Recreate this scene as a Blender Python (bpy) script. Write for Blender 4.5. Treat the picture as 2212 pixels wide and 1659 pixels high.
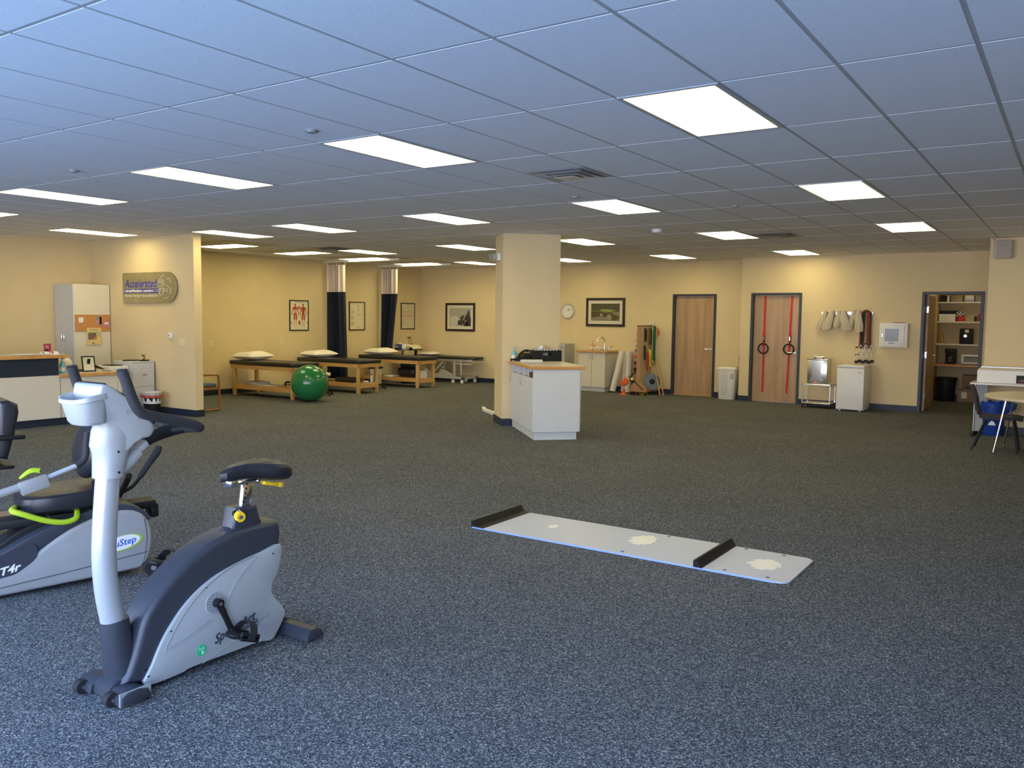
import bpy, bmesh, math, random
from mathutils import Vector, Matrix
random.seed(7)
S = bpy.context.scene
COL = S.collection
for o in list(bpy.data.objects): bpy.data.objects.remove(o)

# ---------------------------------------------------------------- camera
EYE, CEIL = 1.64, 2.905
YAW, PITCH, ROLL, FPX = -0.58963, -0.07803, 0.01149, 1822.9
fw = Vector((math.sin(YAW)*math.cos(PITCH), math.cos(YAW)*math.cos(PITCH), math.sin(PITCH)))
r0 = Vector((math.cos(YAW), -math.sin(YAW), 0)); u0 = r0.cross(fw)
r2 = r0*math.cos(ROLL) + u0*math.sin(ROLL); u2 = u0*math.cos(ROLL) - r0*math.sin(ROLL)
cd = bpy.data.cameras.new('camera'); cam = bpy.data.objects.new('camera', cd); COL.objects.link(cam)
m = Matrix((r2, u2, -fw)).transposed().to_4x4(); m.translation = (0, 0, EYE); cam.matrix_world = m
cd.sensor_width = 36; cd.lens = 36*FPX/2212; cd.clip_start = 0.05; cd.clip_end = 100
S.camera = cam

# ---------------------------------------------------------------- daylight, exposure
S.view_settings.view_transform = 'Standard'; S.view_settings.look = 'None'
S.view_settings.exposure = 0.0; S.view_settings.gamma = 1.0; S.view_settings.use_curve_mapping = False
W = bpy.data.worlds.new('sky'); S.world = W; W.use_nodes = True
bg = W.node_tree.nodes['Background']
DAY = (0.33, 0.56, 1.0); DAY_E = 20.0
# hazy bright band at the horizon (street and facades in the sun), blue sky above and blue shaded ground below
_n = W.node_tree.nodes; _l = W.node_tree.links
_tc = _n.new('ShaderNodeTexCoord'); _sx = _n.new('ShaderNodeSeparateXYZ'); _ab = _n.new('ShaderNodeMath'); _ab.operation = 'MULTIPLY_ADD'; _ab.inputs[1].default_value = 0.5; _ab.inputs[2].default_value = 0.5
_rp = _n.new('ShaderNodeValToRGB'); _e = _rp.color_ramp.elements
GROUND = tuple(0.63*c for c in DAY); SKY = (0.40, 0.54, 0.82); HOR = (0.70, 0.61, 0.60)
_e[0].position = 0.38; _e[0].color = (*GROUND, 1); _e[1].position = 0.46; _e[1].color = (*HOR, 1)
for _p, _c in ((0.54, HOR), (0.62, SKY)): _x = _e.new(_p); _x.color = (*_c, 1)
_l.new(_tc.outputs['Generated'], _sx.inputs[0]); _l.new(_sx.outputs[2], _ab.inputs[0]); _l.new(_ab.outputs[0], _rp.inputs[0]); _l.new(_rp.outputs[0], bg.inputs[0])
bg.inputs[1].default_value = DAY_E
LAMP = (1.0, 0.84, 0.40); LAMP_E = 9.5
WIN_Y = -1.5
def portal(x0, x1, z0, z1):
    l = bpy.data.lights.new('window_portal', 'AREA'); l.shape = 'RECTANGLE'; l.size = x1-x0; l.size_y = z1-z0
    l.cycles.is_portal = True
    o = bpy.data.objects.new('window_portal', l); COL.objects.link(o)
    o.location = ((x0+x1)/2, WIN_Y+0.02, (z0+z1)/2)
    o.rotation_euler = (math.radians(90), 0, 0)
WINS = [(-9.9, -7.9), (-7.6, -4.9), (-4.6, -1.9), (-1.6, 1.1), (1.4, 2.8)]
WZ = (0.25, 2.75)
for a, b in WINS: portal(a, b, *WZ)

# ---------------------------------------------------------------- materials
def mat(name, c, rough=0.5, metal=0.0, var=0.0, vs=8.0, bump=0.0, bs=200.0, emit=None, spec=0.5, aniso=None, coat=0.0):
    M = bpy.data.materials.new(name); M.use_nodes = True
    nt = M.node_tree; N = nt.nodes; L = nt.links; b = N['Principled BSDF']
    b.inputs['Base Color'].default_value = (*c, 1); b.inputs['Roughness'].default_value = rough
    b.inputs['Metallic'].default_value = metal; b.inputs['Specular IOR Level'].default_value = spec
    if coat: b.inputs['Coat Weight'].default_value = coat
    tc = N.new('ShaderNodeTexCoord')
    if var > 0:
        n = N.new('ShaderNodeTexNoise'); n.inputs['Scale'].default_value = vs; n.inputs['Detail'].default_value = 4
        r = N.new('ShaderNodeValToRGB'); r.color_ramp.elements[0].position = 0.3; r.color_ramp.elements[1].position = 0.7
        r.color_ramp.elements[0].color = (*[max(0, x*(1-var)) for x in c], 1)
        r.color_ramp.elements[1].color = (*[min(1, x*(1+var)) for x in c], 1)
        if aniso:
            mp = N.new('ShaderNodeMapping'); mp.inputs['Scale'].default_value = aniso
            L.new(tc.outputs['Object'], mp.inputs[0]); L.new(mp.outputs[0], n.inputs['Vector'])
        else: L.new(tc.outputs['Object'], n.inputs['Vector'])
        L.new(n.outputs['Fac'], r.inputs[0]); L.new(r.outputs[0], b.inputs['Base Color'])
    if bump > 0:
        n2 = N.new('ShaderNodeTexNoise'); n2.inputs['Scale'].default_value = bs
        L.new(tc.outputs['Object'], n2.inputs['Vector'])
        bp = N.new('ShaderNodeBump'); bp.inputs['Strength'].default_value = bump; bp.inputs['Distance'].default_value = 0.002
        L.new(n2.outputs['Fac'], bp.inputs['Height']); L.new(bp.outputs[0], b.inputs['Normal'])
    if emit:
        b.inputs['Emission Color'].default_value = (*emit[0], 1); b.inputs['Emission Strength'].default_value = emit[1]
    return M
def glassmat(name, c=(0.9, 0.95, 1)):
    M = bpy.data.materials.new(name); M.use_nodes = True; nt = M.node_tree; N = nt.nodes; L = nt.links
    N.remove(N['Principled BSDF']); out = N['Material Output']
    t = N.new('ShaderNodeBsdfTransparent'); t.inputs[0].default_value = (*c, 1)
    g = N.new('ShaderNodeBsdfGlossy'); g.inputs['Roughness'].default_value = 0.02
    mx = N.new('ShaderNodeMixShader'); mx.inputs[0].default_value = 0.06
    L.new(t.outputs[0], mx.inputs[1]); L.new(g.outputs[0], mx.inputs[2]); L.new(mx.outputs[0], out.inputs[0])
    return M
def carpetmat():
    M = bpy.data.materials.new('carpet'); M.use_nodes = True; nt = M.node_tree; N = nt.nodes; L = nt.links; b = N['Principled BSDF']
    tc = N.new('ShaderNodeTexCoord')
    v = N.new('ShaderNodeTexVoronoi'); v.inputs['Scale'].default_value = 185
    L.new(tc.outputs['Object'], v.inputs['Vector'])
    sp = N.new('ShaderNodeSeparateColor'); L.new(v.outputs['Color'], sp.inputs[0])
    r = N.new('ShaderNodeValToRGB'); r.color_ramp.interpolation = 'CONSTANT'; e = r.color_ramp.elements
    e[0].position = 0; e[0].color = (0.036, 0.042, 0.052, 1); e[1].position = 0.30; e[1].color = (0.078, 0.088, 0.098, 1)
    for p, c in ((0.58, (0.135, 0.144, 0.150)), (0.80, (0.23, 0.235, 0.23)), (0.93, (0.38, 0.36, 0.32))):
        x = e.new(p); x.color = (*c, 1)
    L.new(sp.outputs[0], r.inputs[0])
    n = N.new('ShaderNodeTexNoise'); n.inputs['Scale'].default_value = 1.3; L.new(tc.outputs['Object'], n.inputs['Vector'])
    mr = N.new('ShaderNodeMapRange'); mr.inputs[3].default_value = 0.85; mr.inputs[4].default_value = 1.15; L.new(n.outputs['Fac'], mr.inputs[0])
    mx = N.new('ShaderNodeMix'); mx.data_type = 'RGBA'; mx.blend_type = 'MULTIPLY'; mx.inputs[0].default_value = 1
    L.new(r.outputs[0], mx.inputs[6]); L.new(mr.outputs[0], mx.inputs[7]); L.new(mx.outputs[2], b.inputs['Base Color'])
    b.inputs['Roughness'].default_value = 0.95; b.inputs['Specular IOR Level'].default_value = 0.15
    bp = N.new('ShaderNodeBump'); bp.inputs['Strength'].default_value = 0.6; bp.inputs['Distance'].default_value = 0.004
    L.new(v.outputs['Distance'], bp.inputs['Height']); L.new(bp.outputs[0], b.inputs['Normal'])
    return M
def woodmat(name, c, c2, axis='Z', scale=18, rough=0.4):
    M = bpy.data.materials.new(name); M.use_nodes = True; nt = M.node_tree; N = nt.nodes; L = nt.links; b = N['Principled BSDF']
    tc = N.new('ShaderNodeTexCoord'); mp = N.new('ShaderNodeMapping')
    s = {'X': (0.06, 1, 1), 'Y': (1, 0.06, 1), 'Z': (1, 1, 0.06)}[axis]; mp.inputs['Scale'].default_value = [k*scale for k in s]
    n = N.new('ShaderNodeTexNoise'); n.inputs['Scale'].default_value = 1; n.inputs['Detail'].default_value = 6; n.inputs['Distortion'].default_value = 0.6
    r = N.new('ShaderNodeValToRGB'); r.color_ramp.elements[0].position = 0.32; r.color_ramp.elements[1].position = 0.68
    r.color_ramp.elements[0].color = (*c, 1); r.color_ramp.elements[1].color = (*c2, 1)
    L.new(tc.outputs['Object'], mp.inputs[0]); L.new(mp.outputs[0], n.inputs['Vector']); L.new(n.outputs['Fac'], r.inputs[0]); L.new(r.outputs[0], b.inputs['Base Color'])
    b.inputs['Roughness'].default_value = rough
    return M
WALL = mat('wall_paint', (0.70, 0.57, 0.34), 0.75, var=0.03, vs=2, bump=0.15, bs=150)
WALLC = WALL
TILE = mat('ceiling_tile', (0.78, 0.78, 0.78), 0.9, var=0.04, vs=90, bump=0.3, bs=120)
TBAR = mat('ceiling_grid_metal', (0.43, 0.42, 0.40), 0.5, var=0.02)
CARPET = carpetmat()
NAVY = mat('navy_vinyl', (0.012, 0.022, 0.045), 0.5, var=0.1)
FRAMEM = mat('door_frame_navy_paint', (0.030, 0.038, 0.060), 0.45, var=0.05)
DOORW = woodmat('door_veneer', (0.36, 0.225, 0.125), (0.50, 0.33, 0.20), 'Z', 10)
OAK = woodmat('oak', (0.50, 0.28, 0.09), (0.64, 0.39, 0.15), 'X', 20)
OAKY = woodmat('oak_y', (0.50, 0.28, 0.09), (0.64, 0.39, 0.15), 'Y', 20)
TRIMW = woodmat('honey_wood_edge', (0.55, 0.26, 0.07), (0.66, 0.35, 0.11), 'X', 14)
CHAIRW = woodmat('cherry_wood', (0.30, 0.11, 0.03), (0.42, 0.17, 0.05), 'Z', 14)
LAM = mat('grey_laminate', (0.62, 0.64, 0.64), 0.45, var=0.02)
LAMC = mat('cream_laminate', (0.70, 0.66, 0.56), 0.45, var=0.02)
LAMT = mat('counter_top_laminate', (0.55, 0.52, 0.46), 0.4, var=0.05, vs=60)
BLK = mat('black_plastic', (0.010, 0.010, 0.011), 0.5, var=0.1, spec=0.3)
BLKV = mat('black_vinyl', (0.016, 0.017, 0.022), 0.38, var=0.1, bump=0.2, bs=250)
BLKR = mat('black_rubber', (0.015, 0.015, 0.016), 0.8, var=0.1)
FOAM = mat('black_foam_grip', (0.024, 0.025, 0.029), 0.75, var=0.15, vs=300, bump=0.3, bs=500)
CHARC = mat('charcoal_plastic', (0.036, 0.041, 0.056), 0.42, var=0.06, bump=0.1, bs=600)
SILV = mat('silver_plastic', (0.41, 0.44, 0.45), 0.42, metal=0.1, var=0.02)
SILVP = mat('silver_paint', (0.52, 0.56, 0.60), 0.28, metal=0.35, var=0.02)
SILVD = mat('silver_plastic_dull', (0.30, 0.31, 0.31), 0.45, var=0.03)
CHROME = mat('chrome', (0.75, 0.76, 0.78), 0.12, metal=1.0, var=0.02)
STEEL = mat('stainless_steel', (0.62, 0.62, 0.60), 0.25, metal=1.0, var=0.05, aniso=(2, 2, 60))
YEL = mat('yellow_plastic', (0.80, 0.55, 0.02), 0.35, var=0.03)
LIME = mat('lime_foam', (0.42, 0.62, 0.02), 0.6, var=0.04, vs=100)
WHITE = mat('white_plastic', (0.80, 0.80, 0.78), 0.4, var=0.02)
IVORY = mat('ivory_plastic', (0.72, 0.66, 0.44), 0.45, var=0.02)
PAPER = mat('paper', (0.78, 0.77, 0.72), 0.7, var=0.02)
CLOTH = mat('white_cotton', (0.80, 0.76, 0.68), 0.85, var=0.04, vs=12, bump=0.4, bs=30)
TOWEL = mat('grey_towel', (0.50, 0.50, 0.52), 0.9, var=0.15, vs=60)
BELT = mat('beige_canvas', (0.50, 0.44, 0.34), 0.85, var=0.12, vs=30)
NAVYC = mat('navy_curtain', (0.006, 0.012, 0.030), 0.8, var=0.15, vs=30)
MESHC = mat('white_mesh_curtain', (0.72, 0.62, 0.60), 0.85, var=0.06, vs=60)
GREEN = mat('green_rubber', (0.012, 0.17, 0.055), 0.22, var=0.05, coat=0.3)
RED = mat('red_webbing', (0.55, 0.02, 0.015), 0.6, var=0.08)
DRED = mat('dark_red_rubber', (0.22, 0.03, 0.02), 0.5, var=0.1)
ORANGE = mat('orange_plastic', (0.85, 0.12, 0.02), 0.5, var=0.03)
BLUE = mat('blue_plastic', (0.01, 0.05, 0.30), 0.35, var=0.08)
BLUEB = mat('blue_bag', (0.01, 0.06, 0.35), 0.25, var=0.2, vs=20)
STEELB = mat('slate_blue_board', (0.14, 0.19, 0.27), 0.5, var=0.05)
CORK = mat('cork', (0.52, 0.25, 0.08), 0.9, var=0.15, vs=150)
CARD = mat('cardboard', (0.30, 0.20, 0.12), 0.8, var=0.08)
BROWNF = mat('dark_brown_frame', (0.022, 0.014, 0.010), 0.4, var=0.2)
MATB = mat('mat_board', (0.66, 0.60, 0.50), 0.8, var=0.02)
PINK = mat('pink_soap', (0.75, 0.25, 0.20), 0.3, var=0.03)
AQUA = mat('aqua_bottle', (0.15, 0.50, 0.62), 0.2, var=0.05)
SIGNG = mat('brushed_gold_grey', (0.40, 0.35, 0.20), 0.42, metal=0.5, var=0.08, vs=4)
SIGNB = mat('sign_blue', (0.04, 0.04, 0.30), 0.4, var=0.02)
SIGNW = mat('sign_white', (0.85, 0.83, 0.75), 0.5, var=0.02)
BOARD = mat('slide_board_white', (0.55, 0.57, 0.62), 0.38, var=0.015)
LABEL = mat('cream_adhesive', (0.93, 0.88, 0.72), 0.6, var=0.03)
EDGEB = mat('blue_edge_plastic', (0.36, 0.50, 0.85), 0.35, var=0.03)
GLASS = glassmat('glass')
DIFF = mat('light_diffuser', (0.9, 0.9, 0.9), 0.5, emit=(LAMP, LAMP_E))
OLIVE = mat('dark_brass', (0.20, 0.15, 0.07), 0.35, metal=0.8)
GREY = mat('grey_plastic', (0.25, 0.25, 0.26), 0.5, var=0.05)
GREYT = mat('grey_fabric', (0.10, 0.14, 0.17), 0.9, var=0.2, vs=120)
def C(name, r, g, b, rough=0.6): return mat(name, (r, g, b), rough, var=0.04)

# ---------------------------------------------------------------- mesh builder
class MB:
    def __init__(s, m=None): s.V = []; s.F = []; s.M = []; s.mats = []; s.cur = 0; (m and s.use(m))
    def use(s, m):
        if m not in s.mats: s.mats.append(m)
        s.cur = s.mats.index(m); return s
    def add(s, V, F):
        k = len(s.V); s.V += [tuple(v) for v in V]; s.F += [tuple(i+k for i in f) for f in F]; s.M += [s.cur]*len(F); return s
    def bm(s, b, M=None):
        b.verts.index_update(); V = [(M @ v.co) if M else v.co.copy() for v in b.verts]
        F = [[v.index for v in f.verts] for f in b.faces]; b.free(); return s.add(V, F)
    def box(s, x0, x1, y0, y1, z0, z1, bev=0, seg=2, M=None):
        b = bmesh.new(); bmesh.ops.create_cube(b, size=1)
        for v in b.verts:
            v.co = Vector(((x0+x1)/2+v.co.x*(x1-x0), (y0+y1)/2+v.co.y*(y1-y0), (z0+z1)/2+v.co.z*(z1-z0)))
        if bev: bmesh.ops.bevel(b, geom=list(b.edges), offset=bev, segments=seg, profile=0.5, affect='EDGES', clamp_overlap=True)
        return s.bm(b, M)
    def prism(s, pts, ax, a, c, bev=0, seg=3, M=None, taper=None):
        mp = {'x': lambda u, v, t: (t, u, v), 'y': lambda u, v, t: (u, t, v), 'z': lambda u, v, t: (u, v, t)}[ax]
        b = bmesh.new(); lo = [b.verts.new(mp(u, v, a)) for u, v in pts]; hi = [b.verts.new(mp(u, v, c)) for u, v in pts]
        n = len(pts); f1 = b.faces.new(lo); f2 = b.faces.new(hi[::-1])
        for i in range(n): b.faces.new((lo[i], hi[i], hi[(i+1) % n], lo[(i+1) % n]))
        bmesh.ops.recalc_face_normals(b, faces=b.faces)
        if bev:
            es = [e for e in b.edges if (e.verts[0] in lo and e.verts[1] in lo) or (e.verts[0] in hi and e.verts[1] in hi)]
            bmesh.ops.bevel(b, geom=es, offset=bev, segments=seg, profile=0.5, affect='EDGES', clamp_overlap=True)
        bmesh.ops.triangulate(b, faces=[f for f in b.faces if len(f.verts) > 4])
        return s.bm(b, M)
    def cyl(s, p0, p1, ra, rb=None, n=16, cap=True):
        rb = ra if rb is None else rb; p0 = Vector(p0); p1 = Vector(p1); d = (p1-p0).normalized()
        a = d.orthogonal().normalized(); c = d.cross(a); V = []; F = []
        for p, r in ((p0, ra), (p1, rb)):
            for i in range(n): t = 2*math.pi*i/n; V.append(p+(a*math.cos(t)+c*math.sin(t))*r)
        for i in range(n): j = (i+1) % n; F.append((i, j, n+j, n+i))
        if cap: F += [tuple(range(n))[::-1], tuple(range(n, 2*n))]
        return s.add(V, F)
    def tube(s, P, r, n=10, closed=False, sub=0, flat=None, up=None):
        P = [Vector(p) for p in P]; R = r if isinstance(r, (list, tuple)) else [r]*len(P)
        if sub:
            Q = []; RR = []; m = len(P); rng = range(m if closed else m-1)
            for i in rng:
                a = P[(i-1) % m] if closed or i > 0 else P[i]; b = P[i]; c = P[(i+1) % m]; d = P[(i+2) % m] if closed or i+2 < m else c
                for k in range(sub):
                    t = k/sub; Q.append(0.5*((2*b)+(c-a)*t+(2*a-5*b+4*c-d)*t*t+(3*b-a-3*c+d)*t**3)); RR.append(R[i]*(1-t)+R[(i+1) % m]*t)
            if not closed: Q.append(P[-1]); RR.append(R[-1])
            P, R = Q, RR
        m = len(P); V = []; F = []; T = []
        for i in range(m):
            if closed: t = P[(i+1) % m]-P[i-1]
            else: t = P[min(i+1, m-1)]-P[max(i-1, 0)]
            T.append(t.normalized())
        a = (Vector(up) if up else T[0].orthogonal()).normalized()
        for i in range(m):
            a = (a-T[i]*a.dot(T[i])); a = a.normalized() if a.length > 1e-6 else T[i].orthogonal().normalized(); c = T[i].cross(a)
            fx, fy = flat if flat else (1, 1)
            for k in range(n): t = 2*math.pi*k/n; V.append(P[i]+(a*math.cos(t)*fx+c*math.sin(t)*fy)*R[i])
        for i in range(m if closed else m-1):
            j = (i+1) % m
            for k in range(n): l = (k+1) % n; F.append((i*n+k, i*n+l, j*n+l, j*n+k))
        if not closed: F += [tuple(range(n))[::-1], tuple(range((m-1)*n, m*n))]
        return s.add(V, F)
    def lathe(s, prof, c=(0, 0, 0), n=20, sx=1, sy=1):
        V = []; F = []; m = len(prof)
        for r, z in prof:
            for k in range(n): t = 2*math.pi*k/n; V.append((c[0]+r*math.cos(t)*sx, c[1]+r*math.sin(t)*sy, c[2]+z))
        for i in range(m-1):
            for k in range(n): l = (k+1) % n; F.append((i*n+k, i*n+l, (i+1)*n+l, (i+1)*n+k))
        if prof[0][0] > 1e-4: F.append(tuple(range(n))[::-1])
        if prof[-1][0] > 1e-4: F.append(tuple(range((m-1)*n, m*n)))
        return s.add(V, F)
    def ell(s, c, r, n=24, m=14, M=None):
        V = []; F = []
        for i in range(m+1):
            p = math.pi*i/m
            for k in range(n):
                t = 2*math.pi*k/n; v = Vector((c[0]+r[0]*math.sin(p)*math.cos(t), c[1]+r[1]*math.sin(p)*math.sin(t), c[2]+r[2]*math.cos(p)))
                V.append(M @ v if M else v)
        for i in range(m):
            for k in range(n): l = (k+1) % n; F.append((i*n+k, (i+1)*n+k, (i+1)*n+l, i*n+l))
        return s.add(V, F)
    def sheet(s, rows, th=0.0, nrm=(0, 0, 1)):
        V = []; F = []; m = len(rows); n = len(rows[0]); d = Vector(nrm)*th
        for r in rows: V += [Vector(p) for p in r]
        for i in range(m-1):
            for k in range(n-1): F.append((i*n+k, i*n+k+1, (i+1)*n+k+1, (i+1)*n+k))
        if th:
            o = m*n; V += [v-d for v in V[:o]]
            F += [tuple(o+i for i in f[::-1]) for f in F]
            bd = [(k, k+1) for k in range(n-1)]+[(i*n+n-1, (i+1)*n+n-1) for i in range(m-1)]+[((m-1)*n+k+1, (m-1)*n+k) for k in range(n-1)]+[((i+1)*n, i*n) for i in range(m-1)]
            F += [(b, a, a+o, b+o) for a, b in bd]
        return s.add(V, F)
    def poly(s, P, th, d):
        d = Vector(d)*th; n = len(P); P = [Vector(p) for p in P]; V = P+[p+d for p in P]
        F = [tuple(range(n))[::-1], tuple(range(n, 2*n))]+[(i, (i+1) % n, n+(i+1) % n, n+i) for i in range(n)]
        return s.add(V, F)
    def text(s, txt, size, o, dx, dy, th=0.001, shear=0.0, width=None, bold=0.0):
        c = bpy.data.curves.new('t', 'FONT'); c.body = txt; c.size = size; c.shear = shear; c.resolution_u = 2; c.offset = bold
        ob = bpy.data.objects.new('t', c); COL.objects.link(ob); dg = bpy.context.evaluated_depsgraph_get(); dg.update()
        me = bpy.data.meshes.new_from_object(ob.evaluated_get(dg)); V = [v.co.copy() for v in me.vertices]; F = [tuple(p.vertices) for p in me.polygons]
        bpy.data.objects.remove(ob); bpy.data.curves.remove(c); bpy.data.meshes.remove(me)
        if not V: return s
        x0 = min(v.x for v in V); x1 = max(v.x for v in V); k = (width/(x1-x0)) if width else 1
        dx = Vector(dx).normalized(); dy = Vector(dy).normalized(); nz = dx.cross(dy); o = Vector(o)
        return s.add([o+dx*((v.x-x0)*k)+dy*v.y+nz*th for v in V], F)
    def mesh(s, name, off=(0, 0, 0), ang=35):
        me = bpy.data.meshes.new(name); me.from_pydata([(v[0]-off[0], v[1]-off[1], v[2]-off[2]) for v in s.V], [], s.F)
        for m_ in s.mats: me.materials.append(m_)
        me.polygons.foreach_set('material_index', s.M); me.update()
        b = bmesh.new(); b.from_mesh(me); bmesh.ops.recalc_face_normals(b, faces=b.faces) if s.fixn else None; b.to_mesh(me); b.free()
        me.polygons.foreach_set('use_smooth', [True]*len(me.polygons)); me.set_sharp_from_angle(angle=math.radians(ang)); me.update()
        return me
    fixn = True
class Thing:
    def __init__(s, name, label, cat, loc=(0, 0, 0), rz=0, group=None):
        s.o = bpy.data.objects.new(name, None); COL.objects.link(s.o); s.o.location = loc; s.o.rotation_euler = (0, 0, rz)
        s.o.empty_display_size = 0.1
        s.o['label'] = label; s.o['category'] = cat
        if group: s.o['group'] = group
    def part(s, name, mb, parent=None, label=None):
        o = bpy.data.objects.new(name, mb.mesh(name)); COL.objects.link(o); o.parent = parent or s.o
        if label: o['label'] = label
        return o
def single(name, mb, label, cat, loc=(0, 0, 0), rz=0, group=None, kind=None):
    o = bpy.data.objects.new(name, mb.mesh(name)); COL.objects.link(o); o.location = loc; o.rotation_euler = (0, 0, rz)
    o['label'] = label; o['category'] = cat
    if group: o['group'] = group
    if kind: o['kind'] = kind
    return o
def struct(name, mb, parent=None):
    o = bpy.data.objects.new(name, mb.mesh(name)); COL.objects.link(o)
    if parent: o.parent = parent
    else: o['kind'] = 'structure'
    return o
def dup(root, loc, rz=None, label=None, group=None, swap=None):
    r = root.copy(); COL.objects.link(r); r.location = loc
    if rz is not None: r.rotation_euler = (0, 0, rz)
    if label: r['label'] = label
    if group: r['group'] = group
    for ch in list(root.children):
        c = ch.copy(); COL.objects.link(c); c.parent = r
        for g in ch.children:
            d = g.copy(); COL.objects.link(d); d.parent = c
    return r
X, Y, Z = Vector((1, 0, 0)), Vector((0, 1, 0)), Vector((0, 0, 1))

# ================================================================ ROOM SHELL
YB, YR, XL, XJ, YF, XS = 17.4, 16.97, -14.6, -5.75, 14.52, -1.16
XR = 4.6
struct('floor', MB(CARPET).box(XL-0.15, XR+0.1, WIN_Y-0.1, 20.6, -0.05, 0))
struct('wall_left', MB(WALL).box(XL-0.12, XL, WIN_Y, YB, 0, CEIL+0.06))
D1, D2, D3, DT, FW = (-7.42, -6.43), (-5.54, -4.535), (-2.395, -1.395), 2.20, 0.05
def wall_y(name, y0, y1, x0, x1, doors):
    w = MB(WALL); x = x0
    for a, b in doors:
        w.box(x, a+0.01, y0, y1, 0, CEIL+0.06); w.box(a+0.01, b-0.01, y0, y1, DT-0.01, CEIL+0.06); x = b-0.01
    w.box(x, x1, y0, y1, 0, CEIL+0.06); return struct(name, w)
wall_y('wall_back', YB, YB+0.12, XL-0.12, XJ, [D1])
struct('wall_jog', MB(WALL).box(XJ, XJ+0.12, YR+0.12, YB+0.12, 0, CEIL+0.06))
wall_y('wall_right', YR, YR+0.12, XJ, XS, [D2, D3])
struct('wall_corner', MB(WALL).box(XS, XS+0.12, YF+0.12, YR+0.12, 0, CEIL+0.06))
struct('wall_kitchen', MB(WALL).box(XS, XR, YF, YF+0.12, 0, CEIL+0.06))
struct('wall_side', MB(WALL).box(XR, XR+0.12, WIN_Y-0.1, YF+0.12, 0, CEIL+0.06))
PX, PY0, PY1 = -11.66, 8.35, 8.49
struct('wall_partition', MB(WALL).box(XL, PX, PY0, PY1, 0, CEIL+0.06))
# closet room behind the open door
struct('wall_closet_left', MB(WALL).box(-2.62, -2.50, YR+0.12, 20.42, 0, 2.7))
struct('wall_closet_right', MB(WALL).box(-1.45, -1.33, YR+0.12, 20.42, 0, 2.7))
struct('wall_closet_back', MB(WALL).box(-2.50, -1.45, 20.3, 20.42, 0, 2.7))
struct('ceiling_closet', MB(TILE).box(-2.50, -1.45, YR+0.12, 20.3, 2.6, 2.7))
# dark void behind closed doors
struct('wall_behind_doors', MB(WALL).box(-7.6, -4.3, 17.75, 17.8, 0, 2.3))
# window wall behind the camera
ww = MB(WALL); x = XL-0.12
for a, b in WINS:
    ww.box(x, a, WIN_Y-0.12, WIN_Y, 0, CEIL+0.06); ww.box(a, b, WIN_Y-0.12, WIN_Y, 0, WZ[0]); ww.box(a, b, WIN_Y-0.12, WIN_Y, WZ[1], CEIL+0.06); x = b
ww.box(x, XR+0.12, WIN_Y-0.12, WIN_Y, 0, CEIL+0.06)
struct('wall_window_side', ww)
for i, (a, b) in enumerate(WINS):
    f = MB(SILVD); t = 0.05
    for q in ((a, a+t), (b-t, b), ((a+b)/2-t/2, (a+b)/2+t/2)): f.box(q[0], q[1], WIN_Y-0.09, WIN_Y-0.03, WZ[0], WZ[1])
    for q in ((WZ[0], WZ[0]+t), (WZ[1]-t, WZ[1])): f.box(a, b, WIN_Y-0.09, WIN_Y-0.03, q[0], q[1])
    w = struct('window_%d' % (i+1), f)
    struct('pane', MB(GLASS).box(a+t, b-t, WIN_Y-0.063, WIN_Y-0.057, WZ[0]+t, WZ[1]-t), w)

# ---- column turned 45 degrees
K = math.sqrt(0.5)
struct_col = MB(WALL).box(0, 0.89, 0, 0.64, 0, CEIL+0.06)
co = struct('wall_column', struct_col); co.location = (-7.235, 10.535, 0); co.rotation_euler = (0, 0, math.radians(45))
cb = struct('baseboard_column', MB(NAVY).box(-0.012, 0.902, -0.012, 0.652, 0, 0.11)); cb.location = co.location; cb.rotation_euler = co.rotation_euler

# ---- baseboards
BH, BT = 0.11, 0.012
struct('baseboard_left', MB(NAVY).box(XL, XL+BT, WIN_Y, PY0, 0, BH).box(XL, XL+BT, PY1, YB, 0, BH))
struct('baseboard_back', MB(NAVY).box(XL, D1[0], YB-BT, YB, 0, BH).box(D1[1], XJ, YB-BT, YB, 0, BH))
struct('baseboard_jog', MB(NAVY).box(XJ-BT, XJ, YR, YB, 0, BH))
struct('baseboard_right', MB(NAVY).box(XJ-BT, D2[0], YR-BT, YR, 0, BH).box(D2[1], D3[0], YR-BT, YR, 0, BH).box(D3[1], XS, YR-BT, YR, 0, BH))
struct('baseboard_kitchen', MB(NAVY).box(XS, XR, YF-BT, YF, 0, BH).box(XS-BT, XS, YF-BT, YR, 0, BH))
struct('baseboard_partition', MB(NAVY).box(XL, PX+BT, PY0-BT, PY0, 0, BH).box(XL, PX+BT, PY1, PY1+BT, 0, BH).box(PX, PX+BT, PY0, PY1, 0, BH))
struct('baseboard_closet', MB(NAVY).box(-2.5, -1.45, 20.288, 20.3, 0, BH).box(-1.462, -1.45, YR+0.12, 20.3, 0, BH))

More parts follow.
